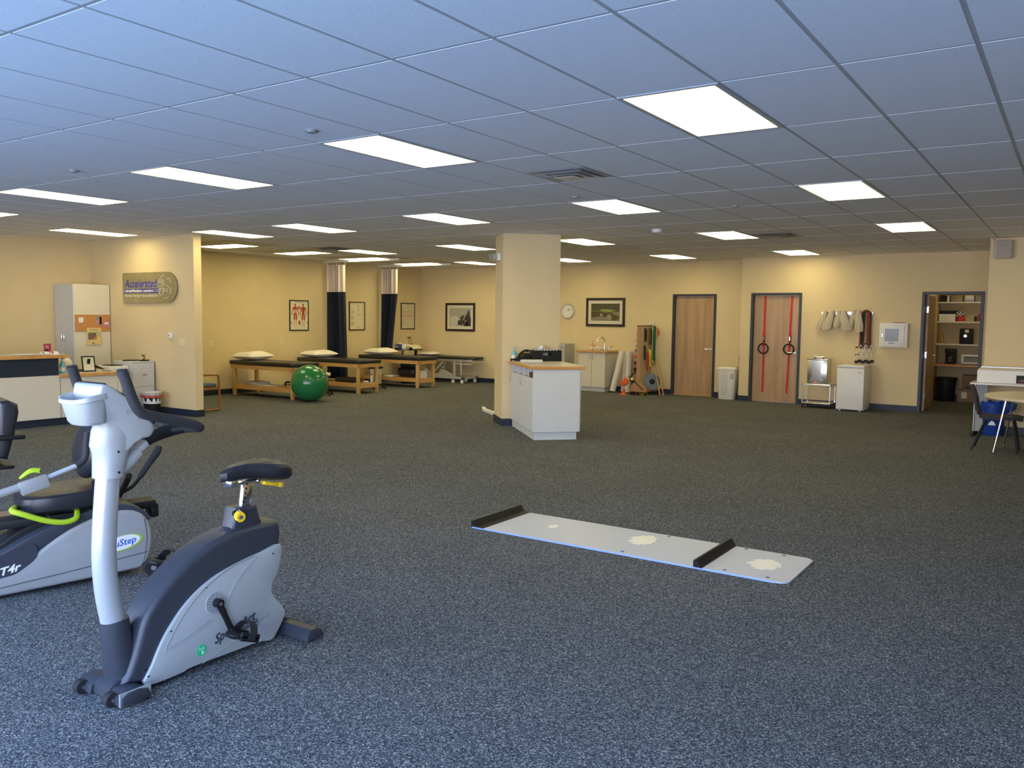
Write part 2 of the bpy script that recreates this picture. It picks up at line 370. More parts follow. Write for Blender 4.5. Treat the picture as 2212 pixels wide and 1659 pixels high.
# ---- doors
def doorframe(n, dx, y0, depth=0.16):
    a, b = dx; f = MB(FRAMEM)
    f.box(a, a+FW, y0-0.02, y0+depth, 0, DT, 0.004, 1).box(b-FW, b, y0-0.02, y0+depth, 0, DT, 0.004, 1).box(a+FW, b-FW, y0-0.02, y0+depth, DT-FW, DT, 0.004, 1)
    f.box(a+FW, a+FW+0.015, y0+0.10, y0+0.12, 0, DT-FW).box(b-FW-0.015, b-FW, y0+0.10, y0+0.12, 0, DT-FW)
    return struct('door_%d' % n, f)
def lever(side=1):
    m_ = MB(CHROME); m_.cyl((0, 0, 0), (0, -0.012, 0), 0.033, n=20).cyl((0, -0.012, 0), (0, -0.05, 0), 0.011)
    m_.tube([(0, -0.05, 0), (-0.02*side, -0.055, 0), (-0.11*side, -0.052, -0.004)], [0.012, 0.011, 0.009], sub=3); return m_
d1 = doorframe(1, D1, YB)
l1 = struct('door_leaf', MB(DOORW).box(D1[0]+FW+0.004, D1[1]-FW-0.004, YB+0.05, YB+0.095, 0.012, DT-FW-0.004, 0.002, 1), d1)
h = struct('door_handle', lever(), l1); h.location = (D1[1]-FW-0.075, YB+0.05, 1.02)
struct('threshold_strip', MB(OAK).box(D1[0]+FW, D1[1]-FW, YB+0.0, YB+0.05, 0, 0.012), d1)
d2 = doorframe(2, D2, YR)
l2 = struct('door_leaf', MB(DOORW).box(D2[0]+FW+0.004, D2[1]-FW-0.004, YR+0.05, YR+0.095, 0.012, DT-FW-0.004, 0.002, 1), d2)
h = struct('door_handle', lever(), l2); h.location = (D2[1]-FW-0.075, YR+0.05, 1.02)
d3 = doorframe(3, D3, YR, 0.14)
l3 = struct('door_leaf', MB(DOORW).box(D3[0]+FW, D3[0]+FW+0.045, YR+0.15, YR+0.15+0.90, 0.012, DT-FW-0.004, 0.002, 1), d3)
hm = MB(CHROME); hx = D3[0]+FW+0.045
hm.cyl((hx, YR+0.98, 1.02), (hx+0.012, YR+0.98, 1.02), 0.033).tube([(hx+0.01, YR+0.98, 1.02), (hx+0.055, YR+0.975, 1.02), (hx+0.06, YR+0.87, 1.015)], 0.011, sub=3)
struct('door_handle', hm, l3)
for z in (1.88, 1.05, 0.27):
    struct('hinge', MB(CHROME).box(D3[0]+FW, D3[0]+FW+0.045, YR+0.143, YR+0.15, z-0.055, z+0.055).cyl((D3[0]+FW+0.045, YR+0.145, z-0.06), (D3[0]+FW+0.045, YR+0.145, z+0.06), 0.008), l3)

# ---- ceiling: dropped tiles over a metal grid
GX, GY, DX, DY = -5.3246, 1.9955, 0.6096, 1.2192
struct('ceiling', MB(TBAR).box(XL-0.12, XR+0.12, WIN_Y-0.12, YB+0.12, CEIL+0.002, CEIL+0.06))
def cell(i, k): return GX+DX*i, GX+DX*(i+1), GY+DY*k, GY+DY*(k+1)
LIGHTS = []   # (x0,x1,y0,y1,label)
def L_(i, k, lab): x0, x1, y0, y1 = cell(i, k); LIGHTS.append((x0, x1, y0, y1, lab))
L_(5, 2, 'large bright ceiling light nearest the camera, at upper right')
L_(1, 2, 'bright ceiling light above the middle of the front row, left of the nearest vent')
L_(-3, 2, 'bright ceiling light, third from the right in the front row')
L_(-7, 2, 'bright ceiling light, fourth from the right in the front row, above the reception')
L_(-11, 2, 'bright ceiling light cut off by the left edge of the photo')
L_(-13, 4, 'ceiling light closest to the oval wall sign, above the reception desk')
L_(-10, 5, 'ceiling light just in front of the free end of the partition wall')
L_(-7, 5, 'ceiling light over the open floor in front of the nearest padded table')
L_(-3, 5, 'ceiling light in front of the column, to its left')
L_(1, 5, 'ceiling light in front of the column, to its right')
L_(5, 5, 'large ceiling light straight in front of the door with red straps')
L_(-11, 8, 'ceiling light above the middle padded table, in front of the curtains')
L_(-7, 8, 'ceiling light just left of the column top, beside the emergency lamp')
L_(-3, 8, 'ceiling light just behind the column top, partly hidden by it on the right')
L_(1, 8, 'ceiling light right of the white smoke detector, before the jog in the back wall')
L_(5, 8, 'ceiling light farthest right, in front of the open closet door')
L_(-11, 11, 'ceiling light nearest the framed tree picture, left of the column')
L_(-7, 11, 'ceiling light above the sink area, its left side hidden by the column')
L_(-3, 11, 'ceiling light in front of the plain closed door')
L_(1, 11, 'ceiling light close to the wall above the canvas belts, throwing a glow on it')
for k2, lab in ((6.5, 'crosswise ceiling light directly behind the partition wall'), (8.0, 'crosswise ceiling light above the muscle chart and nearest padded table'),
                (9.5, 'crosswise ceiling light between the two curtains'), (11.0, 'crosswise ceiling light above the skeleton chart in the far corner')):
    x0 = GX-DX*14+0.06; y0 = GY+DY*k2-0.06; LIGHTS.append((x0, x0+DY, y0, y0+DX, lab))
VENTS = [(GX+2*DX, GX+3*DX, GY+3.5*DY, GY+4*DY, 'large square air vent nearest the camera, above the column counter'),
         (GX+2*DX, GX+3*DX, GY+8.5*DY, GY+9*DY, 'square air vent in front of the door with red straps'),
         (GX-11*DX, GX-10*DX, GY+7.5*DY, GY+8*DY, 'dark square air vent above the first curtain')]
tiles = MB(TILE); e = 0.0118
def clash(x0, x1, y0, y1):
    for L in LIGHTS+VENTS:
        if min(x1, L[1])-max(x0, L[0]) > 0.05 and min(y1, L[3])-max(y0, L[2]) > 0.05: return True
    return False
for i in range(-16, 17):
    for k in range(-3, 13):
        x0, x1, y0, y1 = cell(i, k); x0 = max(x0, XL-0.05); x1 = min(x1, XR+0.05); y0 = max(y0, WIN_Y-0.05); y1 = min(y1, YB+0.05)
        if x1-x0 < 0.08 or y1-y0 < 0.08: continue
        if not clash(x0, x1, y0, y1): parts = [(x0, x1, y0, y1)]
        else:
            parts = []; ym = (cell(i, k)[2]+cell(i, k)[3])/2
            for a, b in ((y0, ym), (ym, y1)):
                if b > a and not clash(x0, x1, a, b): parts.append((x0, x1, a, b))
        for p in parts:
            tiles.box(p[0]+e, p[1]-e, p[2]+e, p[3]-e, CEIL, CEIL+0.0025)
struct('tile_field', tiles, bpy.data.objects['ceiling'])

def light_proto(lx, ly):
    t = Thing('ceiling_light', '', 'ceiling light')
    f = MB(WHITE); w = 0.028; f.use(SILVP)
    f.box(0.004, lx-0.004, 0.004, 0.004+w, -0.006, 0.012, 0.002, 1).box(0.004, lx-0.004, ly-0.004-w, ly-0.004, -0.006, 0.012, 0.002, 1)
    f.box(0.004, 0.004+w, w, ly-w, -0.006, 0.012, 0.002, 1).box(lx-0.004-w, lx-0.004, w, ly-w, -0.006, 0.012, 0.002, 1)
    t.part('frame', f); d = MB(DIFF).box(w+0.003, lx-w-0.003, w+0.003, ly-w-0.003, -0.003, 0.008); t.part('diffuser', d); return t.o
pa = light_proto(DX, DY); pb = light_proto(DY, DX); ua = ub = False
for x0, x1, y0, y1, lab in LIGHTS:
    long_ = (y1-y0) > (x1-x0)
    if long_ and not ua: o = pa; ua = True
    elif (not long_) and not ub: o = pb; ub = True
    else: o = dup(pa if long_ else pb, (0, 0, 0))
    o.location = (x0, y0, CEIL); o['label'] = lab; o['group'] = 'ceiling light panels'
def vent(x0, x1, y0, y1, lab, m_):
    t = Thing('air_vent', lab, 'air vent', (x0, y0, CEIL), 0, 'square air vents in the ceiling'); s = x1-x0; c = s/2
    t.part('housing', MB(BLK).box(0.02, s-0.02, 0.02, s-0.02, 0.004, 0.012))
    for q, (r, z) in enumerate(((0.29, -0.002), (0.225, -0.016), (0.16, -0.026), (0.10, -0.032))):
        f = MB(m_)
        for sx, sy in ((1, 0), (-1, 0), (0, 1), (0, -1)):
            a = 0.052 if q < 3 else r
            px, py = -sy, sx
            P = [(c+sx*r+px*r, c+sy*r+py*r, z), (c+sx*r-px*r, c+sy*r-py*r, z), (c+sx*(r-a)-px*(r-a), c+sy*(r-a)-py*(r-a), z+0.012), (c+sx*(r-a)+px*(r-a), c+sy*(r-a)+py*(r-a), z+0.012)]
            if q < 3: f.poly(P, 0.002, (0, 0, 1))
        if q == 3: f.box(c-r, c+r, c-r, c+r, z, z+0.003)
        t.part('blade', f)
for i, v in enumerate(VENTS): vent(*v, m_=SILVP if i == 0 else SILVD)
def sprinkler(x, y, lab):
    m_ = MB(SILVD).cyl((0, 0, 0), (0, 0, -0.008), 0.045, n=20).cyl((0, 0, -0.008), (0, 0, -0.018), 0.034, n=20)
    single('sprinkler_head', m_, lab, 'sprinkler', (x, y, CEIL), group='recessed sprinkler heads in the ceiling')
sprinkler(-7.5, 4.16, 'round sprinkler cap above the reception, in the ceiling at far left')
sprinkler(-4.43, 4.12, 'round sprinkler cap just before the second light from the right of the front row')
sprinkler(-4.42, 7.75, 'round sprinkler cap beside the ceiling light right of the column')
sprinkler(-3.22, 9.2, 'tiny sprinkler cap between the two vents in the ceiling')
sm = Thing('smoke_detector', 'white round smoke detector on the ceiling right of the column', 'smoke detector', (-5.0, 11.1, CEIL))
sm.part('body', MB(WHITE).lathe([(0.07, 0), (0.07, -0.02), (0.06, -0.045), (0.0, -0.055)], n=24)); sm.part('base_ring', MB(WHITE).cyl((0, 0, 0), (0, 0, -0.012), 0.08, n=24))

# ================================================================ EXERCISE BIKE
BK = Thing('exercise_bike', 'silver and charcoal upright exercise bike in the foreground with yellow knob and lever', 'exercise bike', (-3.38, 1.95, 0))
def sh(P, dy=-1.95, dz=0): return [(y+dy, z+dz) for y, z in P]
outer = [(1.975, 0.060), (2.005, 0.10), (2.035, 0.17), (2.058, 0.24), (2.075, 0.295), (2.10, 0.342), (2.15, 0.400), (2.225, 0.465), (2.32, 0.528), (2.43, 0.577), (2.55, 0.606), (2.64, 0.612), (2.78, 0.610), (2.838, 0.606), (2.848, 0.55), (2.838, 0.48),
         (2.822, 0.372), (2.782, 0.306), (2.779, 0.25), (2.840, 0.169), (2.852, 0.12), (2.79, 0.035), (2.70, 0.028), (2.50, 0.03), (2.25, 0.025), (2.08, 0.035)]
body = MB(CHARC).prism(sh(outer), 'x', -0.085, 0.085, bev=0.045, seg=5)
BK.part('body_shell', body, label='charcoal body shell')
panel = [(2.073, 0.03), (2.108, 0.111), (2.157, 0.2), (2.207, 0.264), (2.271, 0.329), (2.355, 0.386), (2.456, 0.429), (2.583, 0.458), (2.708, 0.477), (2.827, 0.49), (2.814, 0.372), (2.774, 0.306), (2.771, 0.25), (2.835, 0.169), (2.849, 0.12), (2.786, 0.031), (2.747, 0.017), (2.678, 0.03), (2.533, 0.031), (2.308, 0.033), (2.246, 0.024)]
def spl(P, n=4):
    Q = []; m_ = len(P)
    for i in range(m_):
        a, b, c, d = [Vector(P[(i+j) % m_]) for j in (-1, 0, 1, 2)]
        for k in range(n):
            t = k/n; v = 0.5*((2*b)+(c-a)*t+(2*a-5*b+4*c-d)*t*t+(3*b-a-3*c+d)*t**3); Q.append((v.x, v.y))
    return Q
def arc(a, b, bulge, n=8):
    (x0, y0), (x1, y1) = a, b; dx, dy = x1-x0, y1-y0
    return [(x0+dx*t-dy*bulge*4*t*(1-t), y0+dy*t+dx*bulge*4*t*(1-t)) for t in [i/n for i in range(n+1)]]
for sx in (1, -1):
    p = MB(SILV); a, b = (0.07, 0.100) if sx > 0 else (-0.100, -0.07)
    p.prism(sh(spl(panel, 3)), 'x', a, b, bev=0.006, seg=2)
    f = 0.101*sx
    # raised crescent and fold lines pressed into the cover
    c1 = arc((2.665, 0.440), (2.485, 0.235), -0.10); c2 = arc((2.485, 0.215), (2.672, 0.462), 0.14)
    p.use(SILVP).poly([(f-0.002*sx, y-1.95, z) for y, z in (c1+c2)], 0.003, (sx, 0, 0))
    c1 = arc((2.40, 0.232), (2.19, 0.165), 0.02); c2 = arc((2.17, 0.148), (2.42, 0.212), -0.02)
    p.poly([(f-0.002*sx, y-1.95, z) for y, z in (c1+c2)], 0.002, (sx, 0, 0))
    p.use(SILVD).tube([(f, y-1.95, z) for y, z in arc((2.165, 0.152), (2.66, 0.468), 0.14, 12)], 0.0025, n=6)
    p.tube([(f, y-1.95, z) for y, z in [(2.36, 0.034), (2.52, 0.078), (2.66, 0.125), (2.70, 0.150), (2.755, 0.155)]], 0.0025, n=6, sub=3)
    p.use(SILVP).poly([(f-0.001*sx, y-1.95, z) for y, z in [(2.645, 0.035), (2.700, 0.125), (2.735, 0.135), (2.745, 0.11), (2.69, 0.03)]], 0.002, (sx, 0, 0))
    p.use(BLK)
    for y, z in ((2.086, 0.068), (2.20, 0.235), (2.385, 0.385), (2.775, 0.455), (2.645, 0.062)): p.cyl((f-0.001*sx, y-1.95, z), (f+0.002*sx, y-1.95, z), 0.004, n=8)
    # perforated crank disc
    p.use(SILVP).cyl((f-0.004*sx, 2.432-1.95, 0.300), (f+0.003*sx, 2.432-1.95, 0.300), 0.052, n=32); p.use(BLK)
    for rr, n_ in ((0.022, 10), (0.030, 14), (0.038, 18), (0.045, 22)):
        for k in range(n_):
            t = 2*math.pi*k/n_; p.cyl((f+0.0025*sx, 0.482+rr*math.cos(t), 0.3+rr*math.sin(t)), (f+0.0036*sx, 0.482+rr*math.cos(t), 0.3+rr*math.sin(t)), 0.0022, n=5)
    P_ = BK.part('side_cover', p, label='silver side cover')
    if sx > 0:
        t = MB(CHARC); ud = Vector((0, 0.975, 0.22)).normalized(); vd = Vector((0, -0.06, 1)).normalized()
        t.text('SportsArt', 0.062, (0.104, 2.425-1.95, 0.103), ud, vd, 0.0, shear=0.25, width=0.244, bold=0.0012)
        t.text('FITNESS', 0.024, (0.104, 2.565-1.95, 0.112), ud, vd, 0.0, width=0.115, bold=0.0006)
        BK.part('lettering', t, P_, 'dark grey maker lettering')
        s_ = MB(C('sticker_green', 0.02, 0.55, 0.22, 0.4)).cyl((0.101, 2.353-1.95, 0.098), (0.103, 2.353-1.95, 0.098), 0.026, n=28)
        s_.use(WHITE).text('Self', 0.020, (0.1045, 2.335-1.95, 0.100), Y, Z, 0.0, width=0.032)
        s_.ell((0.1035, 2.359-1.95, 0.086), (0.001, 0.006, 0.009), 12, 8)
        BK.part('round_sticker', s_, P_, 'green round sticker with white leaf')
# front column, boot, rear saddle housing
cy = [(2.000, 1.04), (1.985, 0.955), (1.971, 0.817), (1.963, 0.72), (1.958, 0.62), (1.962, 0.51), (1.973, 0.415), (1.990, 0.32), (2.01, 0.22)]
BK.part('column', MB(SILVP).tube([(0, y-1.95, z) for y, z in cy], 0.046, n=24, sub=3, flat=(0.94, 1.1), up=X), label='silver curved column')
boot = MB(CHARC).tube([(0, 1.996-1.95, 0.330), (0, 2.004-1.95, 0.25), (0, 2.015-1.95, 0.16), (0, 2.03-1.95, 0.055)], [0.054, 0.058, 0.062, 0.068], n=24, sub=4, flat=(0.98, 1.10), up=X)
boot.use(BLK).cyl((0.084, 2.085-1.95, 0.095), (0.0875, 2.085-1.95, 0.095), 0.006, n=10)
BK.part('column_boot', boot)
hs = MB(CHARC).prism(sh([(2.545, 0.585), (2.575, 0.60), (2.592, 0.66), (2.600, 0.708), (2.725, 0.700), (2.740, 0.645), (2.760, 0.60), (2.70, 0.56), (2.60, 0.55)]), 'x', -0.05, 0.05, bev=0.016, seg=3)
hs.use(SILVP).tube([(0.047, y-1.95, z) for y, z in ((2.615, 0.702), (2.612, 0.655), (2.595, 0.61), (2.585, 0.585))], 0.003, n=6, sub=3)
hs.use(CHARC).ell((0, 2.64-1.95, 0.592), (0.078, 0.115, 0.028)); BK.part('seat_post_housing', hs)
kn = MB(CHROME).cyl((0.03, 2.60-1.95, 0.685), (0.085, 2.583-1.95, 0.682), 0.011, n=12)
kn.use(BLK).cyl((0.04, 2.6-1.95, 0.684), (0.062, 2.593-1.95, 0.683), 0.017, n=16); kn.use(YEL)
p0, p1 = Vector((0.085, 2.583-1.95, 0.682)), Vector((0.118, 2.572-1.95, 0.680)); kn.cyl(p0, p1, 0.023, 0.021, n=24)
for k in range(10):
    t = 2*math.pi*k/10; kn.cyl(p0+Vector((0, math.cos(t), math.sin(t)))*0.021, p1+Vector((0, math.cos(t), math.sin(t)))*0.020, 0.005, n=6)
kn.use(CHROME).cyl(p1, p1+(p1-p0).normalized()*0.002, 0.010, n=16); BK.part('height_knob', kn, label='yellow fluted pull knob')
ps = MB(CHROME).box(-0.016, 0.016, -0.028, 0.028, 0, 0.215, 0.004, 2, M=Matrix.Translation((0, 2.672-1.95, 0.61)) @ Matrix.Rotation(math.radians(-8), 4, 'X'))
ps.use(BLK)
for k in range(6): ps.cyl((0.0155, 2.665-1.95+0.005*k, 0.70+0.022*k), (0.018, 2.665-1.95+0.005*k, 0.70+0.022*k), 0.005, n=10)
BK.part('seat_post', ps)
cl = MB(CHROME).box(-0.022, 0.022, 2.60-1.95, 2.80-1.95, 0.812, 0.824, 0.003, 1).box(-0.03, 0.03, 2.585-1.95, 2.63-1.95, 0.806, 0.842, 0.006, 2)
cl.tube([(0.02, 2.66-1.95, 0.825), (0.022, 2.74-1.95, 0.822), (0.02, 2.80-1.95, 0.835)], 0.004, n=8, sub=3).cyl((-0.03, 2.76-1.95, 0.815), (0.03, 2.76-1.95, 0.815), 0.012, n=14)
BK.part('seat_clamp', cl)
lv = MB(YEL).box(-0.012, 0.012, 0, 0.115, -0.009, 0.009, 0.003, 2, M=Matrix.Translation((0.035, 2.775-1.95, 0.805)) @ Matrix.Rotation(math.radians(-14), 4, 'X'))
lv.box(-0.016, 0.016, 0.095, 0.118, -0.011, 0.013, 0.003, 2, M=Matrix.Translation((0.035, 2.775-1.95, 0.805)) @ Matrix.Rotation(math.radians(-14), 4, 'X'))
BK.part('seat_lever', lv, label='yellow release lever')
# saddle
def saddle():
    m_ = MB(BLKV); n = 28; prof = [(0.0, 0.004, 0.878, 0.022), (0.02, 0.028, 0.884, 0.028), (0.07, 0.040, 0.892, 0.034), (0.13, 0.052, 0.896, 0.038), (0.19, 0.082, 0.890, 0.042), (0.25, 0.112, 0.884, 0.048), (0.31, 0.122, 0.876, 0.050), (0.355, 0.105, 0.866, 0.044), (0.385, 0.060, 0.860, 0.032), (0.392, 0.008, 0.858, 0.018)]
    V = []; F = []
    for y, w, zc, hh in prof:
        for k in range(n):
            t = 2*math.pi*k/n; c, s_ = math.cos(t), math.sin(t)
            xx = w*math.copysign(abs(c)**0.75, c); zz = hh*math.copysign(abs(s_)**0.8, s_)
            if s_ > 0: zz -= 0.012*math.exp(-(xx/0.02)**2)*(1 if 0.1 < y < 0.36 else 0.3)
            else: zz *= 1.15
            V.append((xx, 2.545-1.95+y, zc-0.014+zz))
    m2 = len(prof)
    for i in range(m2-1):
        for k in range(n): l = (k+1) % n; F.append((i*n+k, i*n+l, (i+1)*n+l, (i+1)*n+k))
    F += [tuple(range(n))[::-1], tuple(range((m2-1)*n, m2*n))]; return m_.add(V, F)
BK.part('saddle', saddle(), label='black padded saddle')
# cranks and pedals
def crank(sx, d):
    c0 = Vector((0.105*sx, 2.436-1.95, 0.300)); dv = Vector((0, d[0], d[1])).normalized()*0.165; c1 = c0+Vector((0.020*sx, 0, 0)); c2 = c1+dv+Vector((0.012*sx, 0, 0))
    m_ = MB(BLK).cyl(c0-Vector((0.02*sx, 0, 0)), c1+Vector((0.012*sx, 0, 0)), 0.021, n=20); m_.tube([c1, (c1+c2)/2, c2], [0.019, 0.015, 0.016], n=12, flat=(0.6, 1), up=X)
    m_.use(CHROME).cyl(c1+Vector((0.012*sx, 0, 0)), c1+Vector((0.014*sx, 0, 0)), 0.009, n=12)
    k = BK.part('crank_arm', m_)
    pc = c2+Vector((0.062*sx, 0.012, -0.008)); p = MB(BLK)
    R = Matrix.Translation(pc) @ Matrix.Rotation(math.radians(-22), 4, 'X')
    p.cyl(c2, c2+Vector((0.04*sx, 0, 0)), 0.008, n=10)
    p.box(-0.050, 0.050, -0.055, 0.055, -0.012, 0.012, 0.008, 2, M=R)
    p.ell((0, -0.06, -0.004), (0.046, 0.030, 0.016), 20, 10, M=R)
    p.box(-0.05, -0.03, -0.05, 0.06, -0.02, 0.02, 0.006, 2, M=R).box(0.03, 0.05, -0.05, 0.06, -0.02, 0.02, 0.006, 2, M=R)
    ped = BK.part('pedal', p)
    s_ = MB(BLKR); A = [(-0.056, 0.0, -0.01), (-0.058, 0.005, 0.030), (-0.035, 0.010, 0.062), (0.0, 0.012, 0.072), (0.035, 0.010, 0.062), (0.058, 0.005, 0.030), (0.056, 0.0, -0.01)]
    s_.sheet([[R @ Vector((x_, y_-0.022, z_)) for x_, y_, z_ in A], [R @ Vector((x_*1.02, y_+0.022, z_*0.97)) for x_, y_, z_ in A]], 0.003, R.to_3x3() @ Z)
    BK.part('toe_strap', s_, ped)
crank(1, (0.062, -0.150)); crank(-1, (-0.062, 0.150))
# stabilisers
st = MB(CHARC)
prof = [(-0.055, 0.012), (-0.050, 0.045), (-0.02, 0.062), (0.03, 0.064), (0.07, 0.052), (0.085, 0.02), (0.08, 0.010)]
for a, b in ((-0.175, -0.06), (-0.06, 0.06), (0.06, 0.175)):
    st.prism([(y+0.02+(0.012 if a == -0.06 else 0), z*(1.25 if a == -0.06 else 1)) for y, z in prof], 'x', a, b, bev=0.008, seg=2)
st.use(SILVD).box(0.158, 0.166, -0.037, 0.107, 0.008, 0.066, 0.002, 1)
s1 = BK.part('front_stabiliser', st)
for x_ in (-0.125, 0.10): BK.part('transport_wheel', MB(BLKR).cyl((x_-0.018, -0.038, 0.030), (x_+0.018, -0.038, 0.030), 0.030, n=24).use(CHROME).cyl((x_-0.020, -0.038, 0.030), (x_+0.020, -0.038, 0.030), 0.008, n=12), s1)
for x_ in (-0.15, 0.15): BK.part('rubber_foot', MB(BLKR).cyl((x_, 0.08, 0), (x_, 0.08, 0.02), 0.02, n=16).use(CHROME).cyl((x_, 0.062, 0.006), (x_, 0.056, 0.008), 0.006, n=8), s1)
rs = MB(CHARC).prism([(0.84, 0.06), (0.855, 0.115), (0.93, 0.100), (0.98, 0.058), (1.0, 0.02), (0.995, 0.008), (0.90, 0.008)], 'x', -0.05, 0.05, bev=0.006)
rs.prism([(0.90, 0.012), (0.905, 0.052), (0.925, 0.068), (0.975, 0.066), (1.005, 0.045), (1.015, 0.012)], 'x', -0.26, 0.26, bev=0.006, seg=2)
s2 = BK.part('rear_stabiliser', rs)
for x_ in (-0.22, 0.22): BK.part('rubber_foot', MB(BLKR).cyl((x_, 0.95, 0), (x_, 0.95, 0.014), 0.022, n=16), s2)
# console and neck
nk = MB(SILV)
def oval(y, z, ry, rx, tilt=0): return (y-1.95, z, ry, rx, tilt)
def loft(m_, rings, n=24, p=0.8):
    V = []; F = []
    for (y, z, ry, rx, tl) in rings:
        for k in range(n):
            t = 2*math.pi*k/n; c, s_ = math.cos(t), math.sin(t); a = rx*math.copysign(abs(c)**p, c); b = ry*math.copysign(abs(s_)**p, s_)
            V.append((a, y+b*math.cos(tl), z+b*math.sin(tl)))
    q = len(rings)
    for i in range(q-1):
        for k in range(n): l = (k+1) % n; F.append((i*n+k, i*n+l, (i+1)*n+l, (i+1)*n+k))
    F += [tuple(range(n))[::-1], tuple(range((q-1)*n, q*n))]; return m_.add(V, F)
loft(nk, [oval(1.984, 0.950, 0.056, 0.062), oval(1.990, 1.00, 0.060, 0.064), oval(2.00, 1.06, 0.070, 0.066, 0.1), oval(1.998, 1.105, 0.082, 0.068, 0.25), oval(2.005, 1.16, 0.080, 0.064, 0.2), oval(2.015, 1.21, 0.070, 0.055, 0.1)])
nk.tube([(0, 2.035-1.95, 0.975), (0, 2.075-1.95, 1.005), (0, 2.125-1.95, 1.040)], [0.034, 0.034, 0.027], n=20, sub=4)
nk.tube([(0, 2.02-1.95, 0.955), (0, 2.07-1.95, 0.975)], [0.022, 0.016], n=16); nk.use(BLK)
for z in (1.062, 0.975): nk.cyl((0.064, 1.995-1.95, z), (0.0675, 1.995-1.95, z), 0.005, n=10)
BK.part('neck_cover', nk)
cs = MB(SILV)
side = [(1.955, 1.085), (1.950, 1.19), (1.893, 1.30), (1.905, 1.352), (1.935, 1.352), (2.02, 1.290), (2.09, 1.228), (2.145, 1.172), (2.158, 1.140), (2.140, 1.108), (2.105, 1.105), (2.07, 1.085), (2.04, 1.055)]
low = [(y, z) for y, z in side]
V = []; F = []; wid = {0: .050, 1: .052, 2: .096, 3: .105, 4: .108, 5: .108, 6: .102, 7: .092, 8: .084, 9: .078, 10: .074, 11: .070, 12: .066}
n = len(side)
for sx in (-1, 1):
    for i, (y, z) in enumerate(side): V.append((sx*wid[i], y-1.95, z))
cyc, czc = 2.0-1.95, 1.2
for sx in (-1, 1):
    for i, (y, z) in enumerate(side): V.append((sx*(wid[i]-0.006)*0.86, (y-1.95-cyc)*0.84+cyc, (z-czc)*0.84+czc))
b = bmesh.new(); vs = [b.verts.new(v) for v in V[:2*n]]
for i in range(n): j = (i+1) % n; b.faces.new((vs[i], vs[j], vs[n+j], vs[n+i]))
b.faces.new(vs[:n][::-1]); b.faces.new(vs[n:2*n]); bmesh.ops.recalc_face_normals(b, faces=b.faces)
bmesh.ops.triangulate(b, faces=[f for f in b.faces if len(f.verts) > 4])
es = [e_ for e_ in b.edges if len(e_.link_faces) == 2 and e_.calc_face_angle(0) > 0.6]
bmesh.ops.bevel(b, geom=es, offset=0.014, segments=4, profile=0.5, affect='EDGES', clamp_overlap=True); cs.bm(b)
cs.use(SILVD).tube([(0.0925, 2.02-1.95, 1.237), (0.0925, 2.035-1.95, 1.237), (0.092, 2.035-1.95, 1.222), (0.0925, 2.02-1.95, 1.222)], 0.0012, n=5, closed=True)
cs.tube([(0.094, 2.065-1.95, 1.205), (0.094, 2.078-1.95, 1.205), (0.094, 2.078-1.95, 1.194), (0.094, 2.065-1.95, 1.194)], 0.0012, n=5, closed=True)
con = BK.part('console', cs, label='light grey console housing')
dk = MB(BLK); R = [(1.925, 1.357), (2.022, 1.296), (2.093, 1.233), (2.150, 1.176)]
dk.sheet([[(-0.095, y-1.95, z), (0.095, y-1.95, z)] for y, z in R], 0.010, (0, 0.6, 0.75)); BK.part('display_panel', dk, con)
# bottle and magazine bucket on the front of the console
bk = MB(SILV); rings = []
def rect(cx, cy_, hx, hy, z, n=32, tz=0):
    out = []
    for k in range(n):
        t = 2*math.pi*k/n; c, s_ = math.cos(t), math.sin(t); out.append((cx+hx*math.copysign(abs(c)**0.55, c), cy_+hy*math.copysign(abs(s_)**0.55, s_), z+tz*math.copysign(abs(s_)**0.55, s_)))
    return out
def rr_(cx, cy_, hx, hy, z, tz=0.0, n=32):
    out = []
    for k in range(n):
        t = 2*math.pi*k/n; c, q = math.cos(t), math.sin(t); pw = 0.75 if q < 0 else 0.5
        out.append((cx+hx*math.copysign(abs(c)**pw, c), cy_+hy*math.copysign(abs(q)**pw, q), z+tz*q))
    return out
R_ = [rr_(0, -0.055, 0.068, 0.042, 1.183), rr_(0, -0.056, 0.082, 0.052, 1.196), rr_(0, -0.066, 0.097, 0.064, 1.285, 0.012), rr_(0, -0.066, 0.106, 0.072, 1.288, 0.014),
      rr_(0, -0.066, 0.106, 0.072, 1.309, 0.020), rr_(0, -0.066, 0.099, 0.065, 1.311, 0.020), rr_(0, -0.064, 0.090, 0.056, 1.28, 0.010), rr_(0, -0.056, 0.070, 0.040, 1.20)]
V = [p for r in R_ for p in r]; F = []; n = 32
for i in range(len(R_)-1):
    for k in range(n): l = (k+1) % n; F.append((i*n+k, i*n+l, (i+1)*n+l, (i+1)*n+k))
F += [tuple(range(n))[::-1], tuple(range((len(R_)-1)*n, len(R_)*n))]; bk.add(V, F)
BK.part('bottle_holder', bk, con, 'light grey open bucket')
